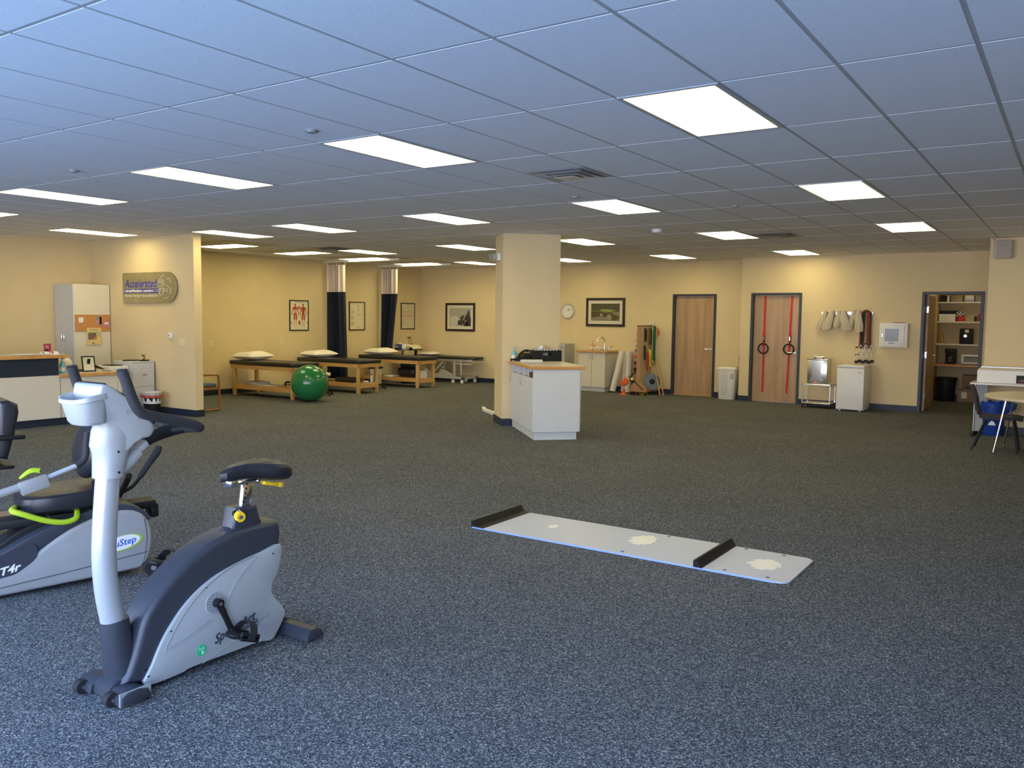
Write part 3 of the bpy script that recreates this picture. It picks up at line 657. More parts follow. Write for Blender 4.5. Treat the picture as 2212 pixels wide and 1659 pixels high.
# handlebars
hb = MB(FOAM)
for sx in (1, -1):
    x_ = 0.19*sx
    hb.tube([(x_*0.98, 1.945-1.95, 1.412), (x_, 1.960-1.95, 1.365), (x_, 1.985-1.95, 1.295), (x_, 2.012-1.95, 1.245), (x_, 2.050-1.95, 1.222), (x_, 2.15-1.95, 1.195), (x_, 2.25-1.95, 1.166), (x_*0.97, 2.295-1.95, 1.150), (x_*0.86, 2.318-1.95, 1.140), (x_*0.60, 2.322-1.95, 1.135), (x_*0.35, 2.320-1.95, 1.13)], 0.0215, n=18, sub=5)
    hb.ell((x_*0.98, 1.945-1.95, 1.412), (0.0205, 0.0205, 0.006))
BK.part('handlebar', hb, label='black foam horn handlebar')
hs_ = MB(BLK).tube([(0.07, 0.37, 1.13), (0.02, 0.345, 1.122), (0, 0.31, 1.115), (0, 0.245, 1.095), (0, 0.21, 1.078)], [0.020, 0.026, 0.030, 0.025, 0.023], n=16, sub=4)
hs_.tube([(-0.07, 0.37, 1.13), (-0.02, 0.345, 1.122), (0, 0.31, 1.115)], [0.020, 0.026, 0.030], n=16, sub=4).use(SILVP)
hs_.cyl((0, 0.225, 1.083), (0, 0.12, 1.008), 0.020, n=20); BK.part('handlebar_stem', hs_)

# ================================================================ RECUMBENT STEPPER
SA = math.radians(16); ND = Vector((math.sin(SA), math.cos(SA), 0)); NN = Vector((math.cos(SA), -math.sin(SA), 0))
NO = Vector((-5.088, 2.071, 0))
# local frame: x = towards the room camera side (w), y = backwards along the machine (u)
ST = Thing('recumbent_stepper', 'silver recumbent stepper with lime grab bars and black swivel seat, behind the bike', 'exercise machine', NO, -SA)
lowc = [(-0.45, 0.0), (0.10, 0.0), (0.227, 0.008), (0.9, 0.030), (1.011, 0.048), (1.054, 0.117), (1.071, 0.234), (1.045, 0.335), (0.99, 0.395), (0.895, 0.418), (0.776, 0.405), (0.595, 0.338), (0.421, 0.229), (0.324, 0.158), (0.231, 0.130), (0.10, 0.125), (-0.1, 0.14), (-0.3, 0.2), (-0.45, 0.22)]
sh1 = MB(SILVD).prism([(u, v+0.012) for u, v in spl(lowc, 3)], 'x', -0.36, 0.0, bev=0.03, seg=4)
s1 = ST.part('base_shroud', sh1, label='silver plastic base shroud')
ln = MB(CHARC).tube([(0.001, 0.0, 0.045), (0.002, 0.229, 0.072), (0.002, 0.62, 0.105), (0.002, 1.035, 0.147)], 0.0022, n=5, sub=4)
ln.tube([(0.001, 1.02, 0.36), (0.002, 1.035, 0.25), (0.0, 1.02, 0.12), (0, 1.0, 0.07)], 0.0022, n=5, sub=3); ST.part('seam_line', ln, s1)
tp = MB(CHARC).prism(spl([(-0.45, 0.16), (-0.2, 0.14), (0.1, 0.127), (0.231, 0.137), (0.324, 0.166), (0.421, 0.237), (0.595, 0.346), (0.776, 0.413), (0.895, 0.424), (0.99, 0.400), (1.045, 0.345), (1.066, 0.36), (1.00, 0.43), (0.895, 0.468), (0.776, 0.465), (0.60, 0.42), (0.40, 0.345), (0.231, 0.26), (0.1, 0.22), (-0.2, 0.24), (-0.45, 0.28)], 3), 'x', -0.34, -0.014, bev=0.025, seg=4)
s2 = ST.part('top_cover', tp, label='charcoal sweeping top cover')
tx = MB(WHITE).text('T4r', 0.062, (0.001, 0.232, 0.142), Vector((0, 1, 0.18)), Vector((0, 0.02, 1)), 0.0, shear=0.2, width=0.108, bold=0.002)
# the model mark sits on a charcoal inlay on the near flank
inl = MB(CHARC).poly([(-0.002, u, v) for u, v in spl([(0.05, 0.10), (0.231, 0.127), (0.30, 0.137), (0.345, 0.160), (0.421, 0.222), (0.40, 0.30), (0.25, 0.26), (0.05, 0.22)], 3)], 0.0025, X)
ST.part('inlay', inl, s2); ST.part('model_lettering', tx, s2, 'white model lettering')
ov = MB(C('badge_green', 0.35, 0.50, 0.05, 0.4)).poly([(0.001, 0.895+0.115*math.cos(t), 0.226+0.048*math.sin(t)+0.14*0.115*math.cos(t)) for t in [2*math.pi*k/40 for k in range(40)]], 0.0015, X)
ov.use(WHITE).poly([(0.002, 0.885+0.108*math.cos(t), 0.227+0.043*math.sin(t)+0.14*0.108*math.cos(t)) for t in [2*math.pi*k/40 for k in range(40)]], 0.0015, X)
ov.use(C('badge_blue', 0.02, 0.12, 0.50, 0.4)).text('NuStep', 0.058, (0.0045, 0.800, 0.198), Vector((0, 1, 0.14)), Z, 0.0, shear=0.1, width=0.172, bold=0.001)
ST.part('oval_badge', ov, s1, 'white oval badge with blue lettering')
for w_ in (0.035, -0.38):
    ST.part('transport_wheel', MB(BLKR).cyl((w_-0.02, 1.055, 0.052), (w_+0.02, 1.055, 0.052), 0.052, n=28).use(GREY).cyl((w_+0.02, 1.055, 0.052), (w_+0.023, 1.055, 0.052), 0.016, n=16).use(BLK).cyl((w_, 1.055, 0.052), (w_-0.07*(1 if w_ > 0 else -1), 1.0, 0.08), 0.014, n=10))
rl = MB(BLK).box(-0.26, -0.11, 0.25, 1.13, -0.02, 0.03, 0.006, 2, M=Matrix.Translation((0, 0, 0.395)) @ Matrix.Rotation(math.radians(1), 4, 'X'))
rl.box(-0.25, -0.12, 1.10, 1.15, 0.33, 0.42, 0.01, 2).box(-0.30, -0.07, 0.5, 0.9, 0.40, 0.44, 0.01, 2); ST.part('seat_rail', rl)
gh = MB(GLASS if False else BLK).prism([(0.20, 0.26), (0.34, 0.36), (0.55, 0.44), (0.7, 0.46), (0.6, 0.40), (0.40, 0.31), (0.26, 0.24)], 'x', -0.27, -0.10, bev=0.01); ST.part('rail_guard', gh)
# seat cushion
def cushion(m_, cx, cy_, hx, hy, z0, z1, dip=0.02, p=0.6, n=36):
    rows = [(0.80, z0), (0.97, z0+0.015), (1.0, (z0+z1)/2), (0.97, z1-0.015), (0.88, z1), (0.6, z1-0.004), (0.3, z1-0.006), (0.01, z1-0.007)]
    V = []; F = []
    for s_, z in rows:
        for k in range(n):
            t = 2*math.pi*k/n; c, q = math.cos(t), math.sin(t); a = hx*s_*math.copysign(abs(c)**p, c); b_ = hy*s_*math.copysign(abs(q)**p, q)
            zz = z+dip*((a/hx)**2-0.4)+0.045*max(0, (b_/hy-0.1))**1.5+0.012*(b_/hy < -0.4)*0
            V.append((cx+a, cy_+b_, zz))
    for i in range(len(rows)-1):
        for k in range(n): l = (k+1) % n; F.append((i*n+k, i*n+l, (i+1)*n+l, (i+1)*n+k))
    F += [tuple(range(n))[::-1], tuple(range((len(rows)-1)*n, len(rows)*n))]; return m_.add(V, F)
ST.part('seat_cushion', cushion(MB(BLKV), -0.19, 0.60, 0.25, 0.25, 0.465, 0.570), label='black vinyl seat cushion')
bkr = MB(BLKV); R = Matrix.Translation((-0.25, 0.765, 0.79)) @ Matrix.Rotation(math.radians(-8), 4, 'X')
bkr.ell((0, 0, 0), (0.235, 0.07, 0.18), 36, 18, M=R); ST.part('backrest', bkr, label='black vinyl backrest')
bs = MB(BLK).tube([(-0.2, 0.80, 0.46), (-0.2, 0.86, 0.52), (-0.2, 0.86, 0.66)], 0.03, sub=3).cyl((-0.13, 0.76, 0.585), (-0.13, 0.84, 0.585), 0.028); ST.part('backrest_post', bs)
# lime grab bars
gb = MB(LIME).tube([(-0.36, 0.50, 0.46), (-0.30, 0.40, 0.468), (-0.12, 0.335, 0.500), (0.015, 0.30, 0.512), (0.055, 0.335, 0.498), (0.055, 0.46, 0.440), (0.050, 0.56, 0.415), (0.03, 0.625, 0.425), (-0.02, 0.645, 0.455)], 0.0165, n=14, sub=5)
ST.part('grab_bar', gb, label='lime foam grab bar')
gb = MB(LIME).tube([(-0.30, 0.85, 0.42), (-0.30, 0.98, 0.375), (-0.33, 1.03, 0.380), (-0.40, 1.02, 0.40), (-0.42, 0.9, 0.42)], 0.0165, n=14, sub=5)
ST.part('grab_bar', gb, label='lime foam grab bar')
# push arms
ar = MB(SILVD).tube([(0.05, -0.10, 0.545), (0.05, 0.10, 0.590), (0.05, 0.238, 0.622), (0.05, 0.40, 0.665)], 0.024, n=18)
ar.use(SILVP).tube([(0.05, 0.36, 0.655), (0.05, 0.50, 0.697), (0.05, 0.64, 0.745)], 0.015, n=16)
ar.use(SILVD).box(-0.022, 0.022, -0.075, 0.075, -0.045, 0.028, 0.005, 2, M=Matrix.Translation((0.055, 0.405, 0.665)) @ Matrix.Rotation(math.radians(15), 4, 'X'))
ST.part('push_arm', ar, label='silver push arm')
ar = MB(FOAM).tube([(0.05, 0.63, 0.742), (0.05, 0.665, 0.765), (0.05, 0.685, 0.80), (0.045, 0.69, 0.86), (0.04, 0.70, 0.935)], 0.019, n=16, sub=5); ST.part('hand_grip', ar)
lk = MB(LIME).tube([(0.055, 0.44, 0.735), (0.055, 0.39, 0.738), (0.055, 0.335, 0.700)], [0.014, 0.013, 0.006], n=12, sub=4, flat=(0.7, 1.2)); lk.use(CHROME).cyl((0.07, 0.44, 0.735), (0.075, 0.44, 0.735), 0.007)
ST.part('arm_lock', lk, label='lime arm lock lever')
af = MB(FOAM).tube([(-0.45, 1.262, 0.742), (-0.45, 1.245, 0.70), (-0.45, 1.19, 0.625), (-0.45, 1.13, 0.54)], [0.020, 0.026, 0.022, 0.020], n=16, sub=5); ST.part('hand_grip', af)
af = MB(BLK).tube([(-0.45, 1.14, 0.55), (-0.45, 1.09, 0.49), (-0.44, 1.03, 0.46), (-0.42, 0.98, 0.45), (-0.38, 0.95, 0.40)], 0.012, n=12, sub=4); af.tube([(-0.40, 0.93, 0.36), (-0.40, 1.0, 0.47), (-0.38, 1.03, 0.54), (-0.33, 1.03, 0.58)], 0.02, sub=4); ST.part('arm_joint', af)

# second machine, mostly cut off by the frame
SM = Thing('recumbent_bike', 'black seat back with flared arm pads of another machine, cut off at the left edge', 'exercise machine', (-6.17, 2.36, 0), -SA)
bb = MB(BLKV).prism([(0.46, 0.66), (0.50, 0.80), (0.535, 0.97), (0.53, 1.03), (0.47, 1.06), (0.42, 1.05), (0.41, 0.9), (0.40, 0.68)], 'x', -0.25, 0.20, bev=0.03, seg=4); SM.part('backrest', bb)
SM.part('arm_pad', MB(BLK).box(-0.03, 0.25, 0.33, 0.56, 0.80, 0.83, 0.012, 3))
SM.part('arm_pad', MB(BLK).box(-0.03, 0.20, 0.33, 0.50, 0.60, 0.625, 0.010, 3))
SM.part('seat', MB(BLKV).box(-0.25, 0.20, -0.05, 0.40, 0.45, 0.53, 0.03, 4))
SM.part('frame', MB(GREY).box(-0.06, 0.02, -0.6, 0.30, 0.0, 0.12, 0.02, 2).box(-0.05, 0.01, 0.12, 0.22, 0.10, 0.46, 0.01, 2).box(-0.06, 0.02, 0.30, 0.42, 0.46, 0.70, 0.01, 2))
single('floor_mat', MB(C('dark_brown_mat', 0.10, 0.08, 0.05, 0.8)).box(-0.45, 0.45, -0.30, 0.30, 0, 0.006, 0.002, 1), 'thin brown floor mat at the left edge beyond the stepper', 'mat', (-6.97, 2.96, 0), -0.2)
bx = Thing('step_platform', 'pale boxy step on short legs cut off by the left edge beyond the stepper', 'step', (-6.50, 2.86, 0), -SA)
bx.part('top', MB(CARD).box(-0.1, 0.2, -0.25, 0.2, 0.15, 0.168, 0.004, 1)); bx.part('edge_frame', MB(WHITE).box(-0.1, 0.2, -0.25, 0.2, 0.115, 0.15, 0.004, 1))
for sx in (-.07, .17):
    for sy in (-.22, .17): bx.part('leg', MB(SILVD).cyl((sx, sy, 0), (sx, sy, 0.115), 0.015, n=10))

# ================================================================ SLIDE BOARD
SB = Thing('slide_board', 'long white slide board with black end bumpers lying on the carpet', 'slide board', (-3.86, 5.23, 0))
Lb, Wb = 2.44, 0.66; P = []
for cx, cy_, a0 in ((Lb-0.07, 0.07, -90), (Lb-0.07, Wb-0.07, 0)):
    for k in range(7): t = math.radians(a0+15*k); P.append((cx+0.07*math.cos(t), cy_+0.07*math.sin(t)))
P += [(0, Wb), (0, 0)]
SB.part('board', MB(BOARD).prism(P, 'z', 0.002, 0.014, bev=0.001, seg=1))
ed = MB(EDGEB).prism([(x_, y_-0.004) for x_, y_ in [(0, 0), (Lb-0.08, 0), (Lb-0.08, 0.006), (0, 0.006)]], 'z', 0.001, 0.0135); SB.part('board_edge', ed, label='blue edge strip')
def bumper(x0, sgn, fl=0.115):
    m_ = MB(BLK).prism([(x0, 0.014), (x0, 0.060), (x0+0.022*sgn, 0.066), (x0+0.050*sgn, 0.022), (x0+fl*sgn, 0.016), (x0+fl*sgn, 0.014)] if True else [], 'y', -0.012, Wb+0.012, bev=0.002, seg=1)
    return m_
SB.part('end_bumper', bumper(0.0, 1), label='black end bumper')
mb = bumper(1.825, 1, 0.06)
SB.part('end_bumper', mb, label='black sliding bumper')
def blob(cx, cy_, rx, ry, seed, lines=True):
    rr = random.Random(seed); n = 9; L_p = []; R_p = []
    for i in range(n):
        y = -ry+2*ry*i/(n-1); w = rx*math.sqrt(max(0.12, 1-(y/ry)**2*0.9))
        a = cx-w*rr.uniform(0.75, 1.1); b_ = cx+w*rr.uniform(0.75, 1.0); h_ = ry/(n-1)
        L_p += [(a, cy_+y-h_*0.9), (a+0.01, cy_+y+h_*0.9)]; R_p += [(b_, cy_+y-h_*0.9), (b_-0.008, cy_+y+h_*0.9)]
    return L_p+R_p[::-1]
for cx, cy_, rx, ry, sd in ((0.52, 0.37, 0.045, 0.055, 3), (1.27, 0.42, 0.105, 0.13, 5), (2.20, 0.33, 0.12, 0.12, 9)):
    P = blob(cx, cy_, rx, ry, sd); SB.part('torn_sticker', MB(LABEL).poly([(x_, y_, 0.0142) for x_, y_ in P], 0.0008, Z), label='torn cream sticker residue')
for x_, y_ in ((1.09, 0.635), (1.38, 0.625), (1.97, 0.63), (2.24, 0.62), (1.28, 0.045), (2.02, 0.045), (2.30, 0.05)):
    SB.part('bolt_hole', MB(BLUE if x_ > 1.2 else EDGEB).cyl((x_, y_, 0.0138), (x_, y_, 0.0150), 0.014, n=12))

# ================================================================ RECEPTION
RC = Thing('reception_counter', 'long cream reception counter with navy band, wooden edges and dark kick base', 'counter', (-12.3, 2.5, 0))
yl = 6.53-2.5; yr = 7.50-2.5
cm = MB(LAMC).box(-0.62, 0, -1.0, yl, 0.11, 0.735).box(-0.60, -0.005, yl, yr-0.02, 0.11, 0.70)
RC.part('body', cm)
RC.part('kick_base', MB(NAVY).box(-0.58, -0.035, -1.0, yr-0.06, 0, 0.11))
for a, b, zt in ((-0.95, 1.5, 0.733), (1.5, yl-0.005, 0.733), (yl+0.004, yr-0.09, 0.698)): RC.part('front_panel', MB(LAMC).box(0, 0.014, a+0.003, b-0.003, 0.115, zt, 0.001, 1))
RC.part('end_panel', MB(LAMC).box(0, 0.014, yr-0.086, yr-0.022, 0.115, 0.698, 0.001, 1))
RC.part('upper_screen', MB(NAVY).box(-0.10, 0.012, -1.0, yl-0.02, 0.735, 0.985), label='navy upper screen')
RC.part('transaction_top', MB(TRIMW).box(-0.26, 0.075, -1.0, yl+0.10, 0.985, 1.035, 0.004, 1).use(LAMT).box(-0.25, 0.065, -1.0, yl+0.09, 1.034, 1.037))
RC.part('lower_top', MB(TRIMW).box(-0.64, 0.05, yl-0.02, yr+0.03, 0.70, 0.748, 0.004, 1).use(LAMT).box(-0.63, 0.04, yl-0.02, yr+0.02, 0.747, 0.750))
ZT, ZL = 1.037, 0.750
pp = MB(PAPER)
for k in range(7):
    a = random.uniform(-0.5, 0.5); pp.box(-0.105, 0.105, -0.14, 0.14, 0.002*k, 0.002*k+0.0015, M=Matrix.Translation((random.uniform(-.03, .03), random.uniform(-.08, .08), 0)) @ Matrix.Rotation(a, 4, 'Z'))
single('paper_stack', pp, 'loose white papers spread on top of the reception counter', 'papers', (-12.36, 6.02, ZT))
mg = MB(GREY).box(-0.10, 0.10, -0.15, 0.15, 0, 0.006).use(PAPER).box(-0.09, 0.09, -0.14, 0.14, 0.006, 0.012)
single('magazine', mg, 'flat grey magazine next to the loose papers on the reception counter', 'magazine', (-12.36, 6.24, ZT))
for i, (y_, lab, m_) in enumerate(((6.335, 'business card holder with grey cards, left of the pair on the counter', GREY), (6.465, 'business card holder with red printed cards, right of the pair on the counter', C('card_red', .45, .04, .08)))):
    t = Thing('card_holder', lab, 'card holder', (-12.30, y_, ZT), group='card holders on the reception counter')
    t.part('tray', MB(GLASS if False else WHITE).prism([(-0.03, 0), (-0.03, 0.045), (-0.024, 0.045), (0.02, 0.008), (0.03, 0.008), (0.03, 0)], 'y', -0.055, 0.055))
    t.part('cards', MB(m_).prism([(-0.022, 0.012), (-0.026, 0.048), (-0.006, 0.044), (0.018, 0.014)], 'y', -0.045, -0.02).use(PAPER).prism([(-0.022, 0.012), (-0.026, 0.046), (-0.006, 0.042), (0.018, 0.014)], 'y', -0.02, 0.045))
t = Thing('brochure_stand', 'small red brochure in an upright stand behind the card holders', 'brochure', (-12.40, 6.42, ZT))
t.part('stand', MB(WHITE).box(-0.03, 0.03, -0.05, 0.05, 0, 0.012).box(-0.02, -0.014, -0.05, 0.05, 0, 0.12))
t.part('brochure', MB(C('brochure_red', .42, .03, .07)).box(-0.013, -0.006, -0.052, 0.052, 0.012, 0.155).use(C('brochure_tan', .45, .28, .2)).box(-0.006, -0.0045, -0.03, 0.02, 0.09, 0.13).use(BLK).box(-0.006, -0.0045, -0.035, 0.01, 0.02, 0.07))
def pump_bottle(loc, m_, lab, s_=1.0, cap=WHITE, name='pump_bottle', grp=None):
    t = Thing(name, lab, 'pump bottle', loc, 0.4, grp)
    t.part('bottle', MB(m_).lathe([(0.033*s_, 0), (0.036*s_, 0.01*s_), (0.036*s_, 0.10*s_), (0.030*s_, 0.125*s_), (0.014*s_, 0.14*s_), (0.014*s_, 0.15*s_)], n=20).use(PAPER).lathe([(0.0365*s_, 0.03*s_), (0.0365*s_, 0.085*s_)], n=20))
    t.part('pump', MB(cap).cyl((0, 0, 0.15*s_), (0, 0, 0.165*s_), 0.015*s_, n=14).cyl((0, 0, 0.165*s_), (0, 0, 0.195*s_), 0.005*s_, n=8).box(-0.012*s_, 0.045*s_, -0.008*s_, 0.008*s_, 0.193*s_, 0.205*s_, 0.003*s_, 1)); return t
pump_bottle((-12.40, 6.62, ZL), AQUA, 'clear aqua hand sanitizer bottle at the end of the navy counter band', 1.1, AQUA)
t = Thing('rounded_container', 'white rounded container beside a manila folder on the reception desk', 'lamp', (-12.62, 6.80, ZL))  # rounded white container, gives no light
t.part('globe', MB(mat('frosted_plastic', (0.75, 0.72, 0.66), 0.3)).ell((0, 0, 0.13), (0.075, 0.085, 0.085), 24, 16)); t.part('base', MB(WHITE).cyl((0, 0, 0), (0, 0, 0.05), 0.05, 0.04, n=20))
single('manila_folder', MB(C('manila', .72, .62, .38)).box(-0.004, 0.004, -0.12, 0.12, 0, 0.24, M=Matrix.Rotation(-0.12, 4, 'Y')), 'tall manila folder standing at the end of the transaction top', 'folder', (-12.83, 6.86, ZL))
# framed notice
t = Thing('framed_notice', 'small black framed notice leaning on the lower reception desk', 'picture frame', (-12.50, 7.09, ZL), math.radians(-12))
R = Matrix.Rotation(math.radians(-16), 4, 'Y'); fr = MB(BLK)
for q in ((-0.095, -0.078, 0, 0.245), (0.078, 0.095, 0, 0.245), (-0.078, 0.078, 0, 0.018), (-0.078, 0.078, 0.227, 0.245)): fr.box(-0.010, 0.008, q[0], q[1], q[2], q[3], 0.002, 1, M=R)
fr.box(-0.10, -0.094, -0.02, 0.02, 0, 0.18, M=Matrix.Translation((0.04, 0, 0)) @ Matrix.Rotation(math.radians(12), 4, 'Y')); t.part('frame', fr)
t.part('notice_sheet', MB(C('notice_cream', .70, .64, .46)).box(-0.004, 0.002, -0.078, 0.078, 0.018, 0.227, M=R).use(GREY).box(0.002, 0.003, -0.025, -0.005, 0.135, 0.17, M=R).box(0.002, 0.003, 0.003, 0.022, 0.135, 0.17, M=R).box(0.002, 0.003, -0.04, 0.04, 0.11, 0.114, M=R))
single('document_tray', MB(BLK).box(-0.15, 0.15, -0.16, 0.16, 0, 0.02, 0.004, 1), 'flat black tray behind the framed notice on the desk', 'tray', (-12.75, 7.02, ZL))
cbm = MB(BLK)
for k in range(5): cbm.tube([(0, 0.02*k, 0.01), (0.03, 0.06, 0.05+0.01*k), (-0.02, 0.14, 0.04+0.008*k), (0.03, 0.24, 0.012)], 0.005, n=6, sub=4)
cbm.box(-0.05, 0.05, -0.03, 0.06, 0, 0.06, 0.01, 2); single('cable_tangle', cbm, 'tangle of black cables right of the framed notice', 'cables', (-12.72, 7.20, ZL))
single('pen', MB(BLK).cyl((0, -0.07, 0.006), (0, 0.07, 0.006), 0.005, n=8), 'black pen lying near the right end of the lower desk', 'pen', (-12.42, 7.32, ZL))
# corner cabinet with cork board
CB = Thing('corner_cabinet', 'tall grey laminate cabinet in the reception corner, cork board on its side', 'cabinet', (-14.0, 7.69, 0))
CB.part('carcass', MB(LAM).box(-0.585, 0, 0.016, 0.64, 0, 2.13, 0.002, 1).use(LAMC).box(0.0, 0.003, 0.018, 0.64, 0.0, 2.128))
for a, b, hx in ((-0.585, -0.296, -0.33), (-0.290, 0.0, -0.255)):
    d = CB.part('door', MB(LAM).box(a, b, 0, 0.016, 0.08, 2.125, 0.002, 1))
    CB.part('handle', MB(CHROME).tube([(hx, -0.002, 1.17), (hx, -0.03, 1.18), (hx, -0.03, 1.28), (hx, -0.002, 1.29)], 0.005, n=8, sub=3), d)
t = Thing('cork_board', 'cork notice board on the side of the tall reception cabinet', 'notice board', (-13.996, 7.71, 1.33))
t.part('cork', MB(CORK).box(0, 0.012, 0, 0.61, 0, 0.285, 0.002, 1))
t.part('pinned_note', MB(PAPER).poly([(0.013, 0.06, 0.15), (0.013, 0.12, 0.148), (0.013, 0.14, 0.17), (0.013, 0.142, 0.235), (0.013, 0.055, 0.235)], 0.001, X), label='white note')
t.part('pinned_photo', MB(C('photo_pink', .55, .25, .3)).box(0.012, 0.0135, 0.36, 0.43, 0.13, 0.265).use(C('photo_green', .2, .3, .2)).box(0.0135, 0.014, 0.365, 0.41, 0.20, 0.26).use(BLK).box(0.0135, 0.0142, 0.42, 0.46, 0.12, 0.25))
t.part('pinned_photo', MB(C('photo_mauve', .5, .2, .35)).box(0.012, 0.0135, 0.49, 0.60, 0.07, 0.17).use(PAPER).box(0.0135, 0.014, 0.51, 0.58, 0.12, 0.155))
t = Thing('newspaper_poster', 'yellowish newspaper page with a photo hung below the cork board', 'poster', (-13.996, 7.905, 1.10))
t.part('page', MB(C('newsprint', .72, .56, .22)).box(0.013, 0.016, 0, 0.25, 0, 0.29))
im_ = MB(C('news_teal', .10, .16, .15)).box(0.016, 0.0172, 0.02, 0.165, 0.09, 0.21).use(C('news_brown', .25, .11, .06)).ell((0.0172, 0.09, 0.15), (0.001, 0.05, 0.04), 16, 8).use(C('news_orange', .6, .25, .1)).ell((0.0172, 0.13, 0.115), (0.001, 0.025, 0.02), 12, 8).use(GREY).box(0.016, 0.017, 0.085, 0.13, 0.01, 0.045)
for k in range(5): im_.box(0.016, 0.0166, 0.175, 0.235, 0.14+0.018*k, 0.147+0.018*k)
im_.box(0.016, 0.0166, 0.05, 0.20, 0.25, 0.262); t.part('printed_photo', im_)
# file cabinet, printer
FC = Thing('file_cabinet', 'grey metal lateral file cabinet against the partition wall', 'file cabinet', (-13.22, 7.92, 0))
FC.part('body', MB(LAM).box(0, 0.50, 0, 0.40, 0.02, 0.845).box(0.02, 0.49, 0.02, 0.39, 0, 0.02)); FC.part('top', MB(LAM).box(-0.005, 0.52, -0.005, 0.405, 0.845, 0.862, 0.003, 1))
for z0, z1 in ((0.45, 0.835), (0.04, 0.44)):
    d = FC.part('drawer', MB(LAM).box(0.50, 0.515, 0.008, 0.392, z0, z1, 0.003, 1)); zc = (z0+z1)/2-0.02
    FC.part('label_handle', MB(CHROME).box(0.515, 0.522, 0.17, 0.26, zc, zc+0.035, 0.002, 1).use(GREY).box(0.522, 0.523, 0.18, 0.25, zc+0.008, zc+0.028), d)
PR = Thing('printer', 'small white office printer in front of the file cabinet', 'printer', (-13.12, 7.56, 0.0))
PR.part('stand', MB(LAM).box(0, 0.34, 0, 0.34, 0, 0.56, 0.003, 1)); PR.part('case', MB(WHITE).box(-0.01, 0.35, 0.0, 0.34, 0.56, 0.80, 0.012, 2)); PR.part('paper_tray', MB(BLK).box(0.05, 0.33, 0.06, 0.26, 0.79, 0.812, 0.006, 1)); PR.part('control_panel', MB(GREY).box(0.349, 0.352, 0.10, 0.22, 0.72, 0.735).box(0.349, 0.352, 0.03, 0.045, 0.71, 0.725))
single('clipboard', MB(BLK).box(-0.11, 0.11, -0.15, 0.15, 0, 0.012, 0.004, 1), 'black clipboard lying on the file cabinet', 'clipboard', (-13.04, 8.10, 0.862), 0.9)
t = Thing('desk_phone', 'small black and gold ornament stand on the right of the file cabinet top', 'ornament', (-12.82, 8.20, 0.862)); t.part('base', MB(BLK).box(-0.05, 0.05, -0.07, 0.07, 0, 0.02, 0.006, 2)); t.o.name = 'ornament'
t.part('figure', MB(OLIVE).tube([(0, -0.02, 0.02), (0.01, 0.01, 0.05), (0, -0.01, 0.085), (0.01, -0.035, 0.11)], [0.014, 0.012, 0.010, 0.006], sub=3).cyl((0, -0.04, 0.09), (0, 0.03, 0.10), 0.006))
WB = Thing('waste_bin', 'black waste bin with a white and red liner below the wall sign', 'waste bin', (-12.42, 8.07, 0))
WB.part('bin', MB(BLK).lathe([(0.11, 0), (0.115, 0.01), (0.15, 0.34), (0.142, 0.34), (0.105, 0.02)], n=28, sx=1.15, sy=0.9))
lin = MB(mat('bin_liner', (0.75, 0.72, 0.72), 0.35)); n = 36; rows = []
for r_, z_ in ((0.138, 0.20), (0.148, 0.385), (0.160, 0.38), (0.160, 0.30)):
    rows.append([(r_*1.15*math.cos(2*math.pi*k/n)*(1+0.02*math.sin(k*2.3)), r_*0.9*math.sin(2*math.pi*k/n)*(1+0.02*math.cos(k*1.7)), z_+(0.005*math.sin(k*1.9) if z_ != 0.20 else 0)) for k in range(n+1)])
lin.sheet(rows, 0.0015, (0, 0, 1)); WB.part('liner', lin)
rr = MB(C('liner_red', .75, .15, .1, .4)).sheet([[(0.177*1.15*math.cos(2*math.pi*k/n)*(1+0.02*math.sin(k*2.3)), 0.177*0.9*math.sin(2*math.pi*k/n)*(1+0.02*math.cos(k*1.7)), z_+0.005*math.sin(k*1.9)) for k in range(n+1)] for z_ in (0.335, 0.30)], 0.001, (0, 0, 1)); WB.part('red_band', rr)

# wall sign, thermostat, switches
SG = Thing('wall_sign', 'brushed metal sign with rounded right end reading Accelerated rehabilitation centers', 'sign', (-13.56, 8.35, 1.82))
P = [(0, 0.03), (0.008, 0.008), (0.03, 0)] + [(1.245+0.255*math.cos(math.radians(a)), 0.252+0.252*math.sin(math.radians(a))) for a in range(-90, 91, 10)] + [(0.03, 0.504), (0.008, 0.496), (0, 0.474)]
SG.part('plate', MB(SIGNG).prism(P, 'y', -0.040, -0.022, bev=0.002, seg=1)); mn = MB(STEEL)
for x_, z_ in ((0.04, 0.46), (0.62, 0.47), (1.22, 0.465), (0.04, 0.045), (0.62, 0.04), (1.22, 0.045), (1.44, 0.25)): mn.cyl((x_, 0, z_), (x_, -0.044, z_), 0.010, n=12)
SG.part('stand_off', mn); nz = -0.0405
tt = MB(SIGNW).text('Accelerated', 0.19, (0.075, nz-0.001, 0.252), X, Z, 0.0, shear=0.22, width=0.93, bold=0.001); tt.use(SIGNB).text('Accelerated', 0.19, (0.068, nz-0.003, 0.258), X, Z, 0.0, shear=0.22, width=0.93, bold=0.0045)
SG.part('name_lettering', tt, label='blue and white name lettering')
bd = MB(SIGNB).box(0.055, 1.03, nz-0.004, nz+0.001, 0.165, 0.235).use(SIGNW).text('rehabilitation centers', 0.066, (0.07, nz-0.0055, 0.182), X, Z, 0.0, width=0.82, bold=0.0022)
bd.box(0.92, 1.10, nz-0.0065, nz-0.0055, 0.212, 0.218).box(0.92, 1.10, nz-0.0065, nz-0.0055, 0.187, 0.193); SG.part('blue_band', bd)
SG.part('tag_line', MB(SIGNW).text('Physical Therapy \u2022 Sports Medicine', 0.058, (0.075, nz-0.001, 0.103), X, Z, 0.0, width=0.92, bold=0.0005))
lg = MB(SIGNW)
